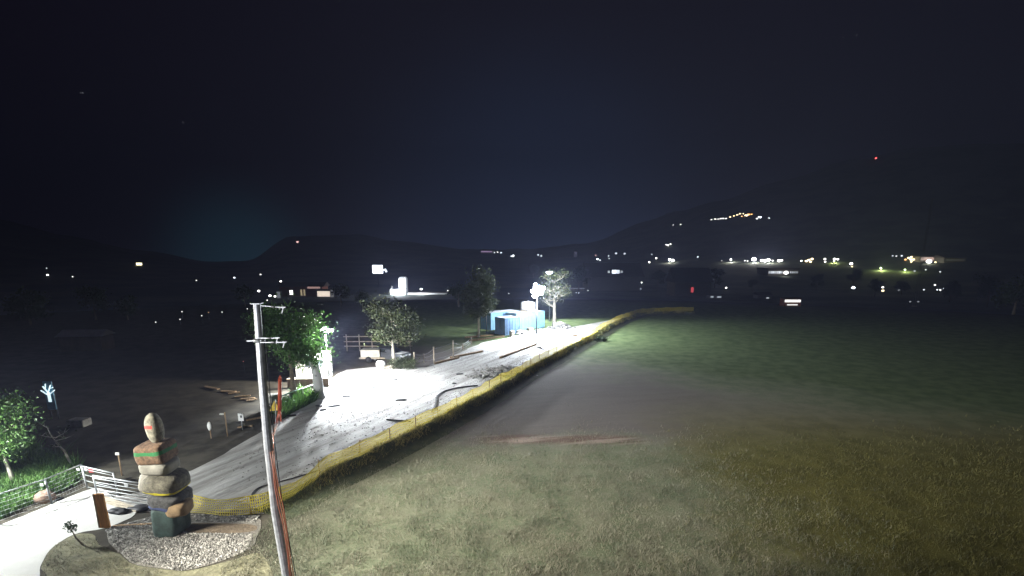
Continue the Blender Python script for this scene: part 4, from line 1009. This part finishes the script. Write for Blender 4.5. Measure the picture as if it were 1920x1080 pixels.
far_house(1468, 516, 56, 9, 'long low hall with bright white window band', [(.02 + .068 * k, .066 + .068 * k, .35, .8, COLD, .5 + .4 * (k % 3)) for k in range(7)] + [(.72 + .07 * k, .76 + .07 * k, .4, .75, COLD, .7 - .1 * k) for k in range(4)], gable=0, wall='wall', name='hall', cat='hall')
fl(1473, 512, 'round lamp in front of the long low hall', 6.5, WHITE, 8)
far_house(1485, 574, 32, 13, 'low open stand with two white lit strips at the far end of the meadow', [(.05, .95, .58, .90, WHITE, 1.8), (.2, .8, .12, .28, WHITE, 1)], wall='wallr', gable=0, name='stall', cat='stall', depth=.5)
far_house(1152, 545, 98, 50, 'large dark house with a row of small lit windows behind the meadow end', [(.36, .40, 1.28, 1.45, COLD, .5), (.44, .52, 1.25, 1.5, COLD, 2.2), (.53, .58, 1.25, 1.5, COLD, 1.2), (.60, .64, 1.3, 1.45, COLD, .4)], gable=.5)
far_house(1298, 556, 66, 52, 'dark house with a red light on its front behind the meadow end', [(.45, .52, .3, .65, (1, .1, .12), .6)], gable=.5, wall='wallb')
fl(1298, 541, 'red lamp on a short mast before the dark house', 2.5, (1, .1, .15), 1.2, hgt=4, name='red_lamp', cat='lamp')
fl(1202, 530, 'white lamp between the two dark houses', 3, WHITE, 6, hgt=4); fl(1201, 542, 'faint lamp under the white one between the two dark houses', 3, COLD, .3, hgt=3)
fl(1361, 540, 'white upright lamp right of the dark house with a red light', 3, WHITE, 5, hgt=4); fl(1338, 523, 'faint grey lamp behind the dark house with a red light', 2.6, COLD, .5, hgt=4)
far_house(1342, 560, 22, 6, 'low kiosk with two faint windows at the far end of the meadow', [(.05, .3, .3, .8, COLD, .4), (.6, .95, .3, .7, COLD, .5)], gable=0, name='kiosk', cat='kiosk'); far_house(1434, 560, 26, 12, 'dark hut with one faint window right of the low kiosk', [(.6, .8, .1, .3, COLD, .9)], name='hut', cat='hut')
for a, b, c, s, st, lb in ((1502, 489.5, WHITE, 2.5, 5, 'first lamp after the bluish gap at the plain village'), (1511, 490, WARM, 3.5, 6, 'warm lamp second in the left group of the plain village'), (1516, 488, WARM, 3.5, 6, 'warm lamp third in the left group of the plain village'), (1522, 486, WARM, 3.5, 6, 'highest lamp of the left group of the plain village'), (1519, 491, WARM, 3, 5, 'lowest lamp of the left group of the plain village'),
    (1546, 486, WHITE, 3, 6, 'upper lamp of the stacked pair in the plain village'), (1546.5, 491, WHITE, 2.5, 5, 'lower lamp of the stacked pair in the plain village'), (1564, 486, WHITE, 3.5, 7, 'left lamp over the small yellow green strip'), (1570, 486.5, WHITE, 3, 6, 'right lamp over the small yellow green strip'), (1595, 495, WHITE, 4.5, 7, 'white lamp below the right end of the plain village lights'), (1597, 500, WARM, 2.5, 2, 'warm glimmer just under the white lower lamp'),
    (1673, 480, COLD, 2, 1, 'first of three pale lamps on the far road'), (1680, 480.5, COLD, 2.2, 1, 'second of three pale lamps on the far road'), (1690, 480, COLD, 2.6, 1.3, 'third of three pale lamps on the far road'), (1697, 487, ORG, 2.5, 3, 'orange lamp at the left of the golden cluster'),
    (1703, 484, WARM, 3, 4, 'upper left lamp of the golden cluster'), (1708, 482.5, WARM, 3.2, 4, 'topmost lamp of the golden cluster'), (1707, 487, WARM, 3, 4, 'middle lamp of the golden cluster'), (1712, 487, WARM, 3, 4, 'right lamp of the golden cluster'), (1708, 491, WARM, 2.8, 3, 'lowest lamp of the golden cluster'), (1741, 491, WHITE, 6.5, 9, 'big white lamp in front of the pink lit building'), (1753, 492, WARM, 2.5, 3, 'small warm lamp right of the pink lit building'), (1758, 483, YEL, 4, 3, 'yellow lamp above the right end of the pink lit building'), (1766, 486, ORG, 2.6, 1.5, 'dim orange lamp at the outer right of the valley lights'),
    (1599, 540, COLD, 5, 4, 'flat bluish lamp alone in the dark field to the right'), (1654, 539, WHITE, 3, 5, 'white lamp upper of two over a patch of green'), (1654, 545.5, WARM, 4, 2, 'wide warm lamp lower of two over a patch of green'), (1684, 544, COLD, 2.5, .4, 'dim grey lamp right of the patch of green'), (1731, 543.5, COLD, 2, 1.5, 'tiny lamp left of the triangle of lamps at the right'), (1752, 534.5, WHITE, 2.5, 3, 'top lamp of the triangle of lamps at the right'), (1756, 543.5, COLD, 2, 2, 'left foot lamp of the triangle of lamps at the right'), (1762, 544, WHITE, 2.8, 4, 'bottom lamp of the triangle of lamps at the right'), (1768, 542, COLD, 2.5, 3, 'right foot lamp of the triangle of lamps at the right'), (1735, 506, COLD, 2, .8, 'faint lamp over the thin grey road strip'), (1762, 510, COLD, 2, 1.2, 'faint lamp right of the thin grey road strip'), (1714, 508.5, COLD, 2.5, .6, 'faint lamp right of the two green strips'), (1705, 566, COLD, 2.5, .25, 'left one of two dull lamps in the dark right field'), (1720, 566, COLD, 2.5, .25, 'right one of two dull lamps in the dark right field')):
    fl(a, b, lb, s, c, st, hgt=6)
fl(1651, 503, 'lamp lighting the left green strip', 1.5, YEL, 3, hgt=5, power=110000); fl(1696, 506, 'lamp lighting the right green strip', 1.5, YEL, 3, hgt=5, power=60000); fl(1563, 490, 'small yellow lamp on the yellow green strip', 1.5, YEL, 3, hgt=4, power=60000)
far_house(1738, 491, 26, 9, 'pink lit building in the golden cluster', [(.05, .95, .3, .9, PINK, .45)], gable=0, name='building', cat='building')
far_house(1790, 492, 40, 14, 'broad dim building at the right end of the valley lights', [(.1, .9, .3, .7, PINK, .012)], gable=.4, name='building', cat='building')
# centre
far_house(915, 475, 26, 5, 'low building with long pink roof light above the containers', [(.02, .75, .4, .8, (.8, .5, .9), .35)], gable=0, name='building', cat='building')
for a, b, c, s, st, lb in ((933, 473, WHITE, 2.2, 2, 'upper lamp beside the building with pink light'), (927, 473.5, COLD, 2.2, 1.5, 'left lamp beside the building with pink light'), (939.5, 474, COLD, 2.6, 2, 'right lamp beside the building with pink light'), (962, 480, COLD, 4, 4, 'blue white lamp above the floodlights'), (958.5, 480.5, COLD, 2.5, 2, 'small lamp touching the blue white one'), (1009, 478, COLD, 3, 1.2, 'slanting lamp left one above the tree'), (1015, 480, COLD, 3.5, 1, 'slanting lamp right one above the tree'), (1120, 486, COLD, 3.5, 4, 'left lamp of the pair over the large dark house'), (1125, 488, COLD, 2.5, 2, 'right lamp of the pair over the large dark house'), (1117, 479, PINK, 3, .5, 'pinkish lamp above the pair over the large dark house'), (1141, 480, COLD, 2.5, 1, 'upper lamp over the ridge of the large dark house'), (1142, 485, COLD, 2.5, .8, 'lower lamp over the ridge of the large dark house'), (1155, 475.5, COLD, 4, .8, 'wide faint lamp over the large dark house, left'), (1171, 476, COLD, 3.5, .8, 'wide faint lamp over the large dark house, right'), (1222, 477, COLD, 2, .7, 'faint high lamp above the two lamps near the meadow end'),
    (954, 550.5, WHITE, 2, 2, 'tiny lamp left of the dazzling mast'), (912, 564.5, WHITE, 2.4, 4, 'tiny lamp beside the tall narrow tree'), (1080, 549, COLD, 2, 1.2, 'left tiny lamp right of the floodlit tree'), (1085, 549.5, COLD, 2.4, 1.2, 'right tiny lamp right of the floodlit tree'), (1102, 545, COLD, 3, 1, 'small upright lamp left of the large dark house'), (1149, 528.5, PINK, 1.5, .8, 'tiny pink lamp on the front yard of the large dark house')):
    fl(a, b, lb, s, c, st, hgt=5)
g = ground(1079, 482); d = g.y; w = 5.5 / F * d; h = 14 / F * d
t = thing('church_tower', 'slender church tower lit faintly violet above the floodlit tree', 'tower', g)
MB().box((0, 0, h * .35), (w, w, h * .7)).build('wall', M_['wallw'], t); MB().add([(-w*.55, -w*.55, h*.7), (w*.55, -w*.55, h*.7), (w*.55, w*.55, h*.7), (-w*.55, w*.55, h*.7), (0, 0, h * 1.1)], [(0, 1, 4), (1, 2, 4), (2, 3, 4), (3, 0, 4)]).build('spire', M_['roof'], t)
MB().box((0, -w * .52, h * .5), (w * .4, .3, h * .25)).build('belfry_light', glow((.7, .6, .9), .5), t)
far_house(1082, 545, 26, 5, 'flat low building with a thin pale eaves line right of the floodlit tree', [(.0, 1.0, .75, .95, COLD, .25)], gable=0, name='building', cat='building')
# red beacon on the ridge
t = far_light(1641, 297, 'red beacon mast on the right hand ridge', 2.6, (1, .12, .12), 2.5, 20, 'beacon_mast', 'mast', None)
# left
for a, b, c, s, st, lb in ((88, 503, COLD, 1.6, .8, 'faint upper lamp of the pair at the far left'), (90, 516, WHITE, 2.6, 4, 'white lower lamp of the pair at the far left'), (137, 519, WHITE, 1.8, 1.5, 'weak lamp right of the pair at the far left'), (369, 526, WHITE, 1.6, 2, 'tiny lamp under the teal glow of the sky'), (440, 521, COLD, 3, 2, 'flat lamp on the dark rim under the teal glow'), (489, 515, WHITE, 2.8, 1.2, 'dim lamp on the dark rim above the steel pole'), (486, 546, WHITE, 4, 4, 'slanted white lamp just above the steel pole cap'), (558, 454, PINK, 4, 1.0, 'lone pinkish hut lamp high on the dark slope'),
    (527, 528, WHITE, 3.5, 6, 'white lamp left of the red brown building'), (507, 555, WHITE, 4, 6, 'white lamp low between the red brown building and the steel pole'), (516.5, 556, WHITE, 3.5, 5, 'white lamp beside the small white shed'), (506, 563, WHITE, 2, 2, 'tiny lamp below the two white ones near the steel pole cap')):
    fl(a, b, lb, s, c, st, hgt=5)
far_house(261, 499, 16, 10, 'house high in the dark left with one bright yellow window', [(.2, .85, .3, .95, (1, .9, .55), 4)], gable=.4)
LBL = ['leftmost lamp of the scattered path lamps left of the steel pole', 'upper lamp of the close pair of path lamps', 'lower lamp of the close pair of path lamps', 'path lamp below the reddish one', 'the only reddish lamp among the path lamps', 'path lamp right of the reddish one', 'path lamp closest to the steel pole']
for (a, b, c), lb in zip(((294, 607, WHITE), (343, 587, WHITE), (339.5, 601.5, WHITE), (380, 594.5, WHITE), (392.5, 588, ORG), (418, 587.5, WHITE), (465, 581, WHITE)), LBL):
    fl(a, b, lb, 1.7, c, 1.5 if c == WHITE else .5, hgt=1.2, name='path_lamp', cat='lamp', group='path lamps in the dark left')
fl(459, 684, 'tiny red lamp glowing in the dark beside the steel pole', 1.6, (1, .15, .1), 1, hgt=1, name='path_lamp', cat='lamp', group=None)
far_house(565, 556, 80, 26, 'long red brown building with warm lit windows behind the big leafy tree', [(.24, .31, .2, .62, WHITE, 4), (.49, .53, .1, .7, WARM, .35), (.56, .60, .1, .7, WARM, .3), (.66, .95, .80, 1.0, PINK, .35)], gable=.3, wall='wallr', name='building', cat='building', depth=.4)
far_house(607, 558, 25, 13, 'bright low canopy house at the right end of the red brown building', [(.05, .98, .15, .9, (1, .85, .7), .9)], gable=0, name='kiosk', cat='kiosk')
far_house(523, 560, 8, 14, 'narrow grey shed lit pale left of the red brown building', [(.1, .9, .1, .9, COLD, .14)], gable=0, name='shed', cat='shed'); far_house(538, 541, 9, 11, 'small pale shed above the left end of the red brown building', [(.1, .9, .2, .9, PINK, .25)], gable=0, name='shed', cat='shed')
# floodlit sports light and white tower building
g = ground(710, 540); d = g.y; h = zat(709, 505, d) - g.z; s = d / F
t = thing('stadium_floodlight', 'huge white floodlight panel high in the dark valley', 'floodlight', g)
MB().tube([(0, 0, -1), (0, 0, h)], [.5, .3], 8).build('mast', M_['dark'], t)
o = MB().box((0, .6, h), (20 * s, .8, 16 * s), None, .2).build('panel_frame', M_['steel'], t); MB().box((0, .1, h), (19 * s, .2, 15 * s)).build('lamp_glass', glow((.80, .88, 1), 4), o)
o = MB().tube([(9 * s, 0, h - 2 * s), (14 * s, 0, h - .5 * s), (16 * s, 0, h - 5 * s)], [1.6 * s, 2 * s, 2 * s], 8).build('side_lamp', glow((.80, .88, 1), 2), t)
g = ground(770, 552); d = g.y; s = d / F
t = thing('white_building', 'white floodlit tower block with a long low wing in the valley', 'building', g)
X_ = lambda px: (px - 770) * s
MB().box((X_(754.5), 8, 14 * s), (13 * s, 12, 30 * s)).build('tower', M_['wallw'], t); MB().box((X_(754.5), 8, 30 * s), (11 * s, 9, 3 * s)).build('tower_top', M_['wallw'], t)
MB().box((X_(748), 0, 4.5 * s), (28 * s, 10, 11 * s)).build('hall', M_['wallw'], t); MB().box((X_(800), 3, 1.2 * s), (74 * s, 8, 2.6 * s)).build('wing', M_['wallw'], t); MB().box((X_(802), 4, 3.4 * s), (72 * s, 9, 1.2 * s)).build('roof', M_['roof'], t)
MB().tube([(X_(736), 0, 8 * s), (X_(736), 0, 15 * s)], .4, 6).build('chimney', M_['wallw'], t)
light('POINT', 'facade_beam', g + Vector((X_(752), -16, 5)), 90000, COOL, size=1)
light('POINT', 'wing_beam', g + Vector((X_(790), -10, 4)), 20000, COOL, size=1)
fl(790, 542.5, 'white lamp over the wing of the white tower block', 4, WHITE, 5, hgt=6); fl(840, 545.5, 'lamp at the right end of the white tower block wing', 3.2, WHITE, 4, hgt=5)

# ------------------------------------------------------------------ far trees and the tall mast at the right
FT = [(1232, 545, 510, 'pale dim tree between the two dark houses'), (1600, 535, 505, 'dim tree below the white lower lamp at the right'), (1640, 556, 526, 'dark tree left of the patch of green'), (1690, 552, 522, 'dark tree right of the patch of green'), (1780, 566, 528, 'dark tree right of the triangle of lamps'), (1850, 575, 520, 'dark tree near the right border'), (1900, 590, 515, 'tall dark tree at the right border'),
      (1410, 548, 525, 'dim tree under the big white lawn lamp'), (1530, 545, 515, 'dim tree below the left group of the plain village'), (1085, 545, 500, 'dim tree left of the large dark house'), (1340, 540, 505, 'dim tree right of the dark house with a red light'), (640, 575, 535, 'dark tree right of the red brown building'), (680, 580, 545, 'dark tree under the huge floodlight panel'), (460, 575, 535, 'dark tree left of the steel pole cap'), (240, 600, 555, 'dark tree left of the scattered path lamps'), (180, 600, 540, 'dark tree above the long dim shed'), (60, 620, 540, 'dark tree high at the left border'), (860, 575, 530, 'dim tree right of the white tower block wing'), (1000, 520, 495, 'dim far tree above the dazzling mast')]
for i, (a, b, tp, lb) in enumerate(FT):
    g = ground(a, b); h = max(3, zat(a, tp, g.y) - g.z)
    make_tree('far_tree', lb, g, h, h * .25, h * .33, h * .4, h * .03, 1500, h * .045, M_['leaf3'], M_['bark'], 100 + i, 'trees down in the valley', 9, h * .09, twigs=1)
g = ground(1714, 575); h = zat(1712, 372, g.y) - g.z; s = g.y / F
t = thing('lattice_mast', 'tall dim lattice mast rising at the right behind the meadow', 'mast', g); mb = MB(); wb, wt = 2.2 * s, 1.2 * s
for sx in (-1, 1):
    for sy in (-1, 1): mb.bar((sx * wb, sy * wb, 0), (sx * wt, sy * wt, h), .22 * s)
for k in range(14):
    z0, z1 = h * k / 14, h * (k + 1) / 14; w0, w1 = wb + (wt - wb) * k / 14, wb + (wt - wb) * (k + 1) / 14
    for sy in (-1, 1): mb.bar((-w0, sy * w0, z0), (w1, sy * w1, z1), .13 * s); mb.bar((w0, sy * w0, z0), (-w1, sy * w1, z1), .13 * s)
    for sx in (-1, 1): mb.bar((sx * w0, -w0, z0), (sx * w1, w1, z1), .13 * s)
mb.build('lattice', M_['galv'], t); MB().box((0, 0, .3), (wb * 2.6, wb * 2.6, .8)).build('footing', M_['offw'], t)

# ------------------------------------------------------------------ night haze in the valley
hz_ = MB().box((0, 800, 320), (7400, 7400, 940))
m = bpy.data.materials.new('night_haze'); m.use_nodes = True; nt = m.node_tree; nt.nodes.remove(nt.nodes['Principled BSDF'])
pv = nt.nodes.new('ShaderNodeVolumePrincipled'); pv.inputs['Color'].default_value = (.56, .63, 1, 1); pv.inputs['Density'].default_value = .00040
nt.links.new(pv.outputs[0], nt.nodes['Material Output'].inputs['Volume'])
stuff(hz_.build('haze', m))['label'] = 'thin night haze filling the valley'
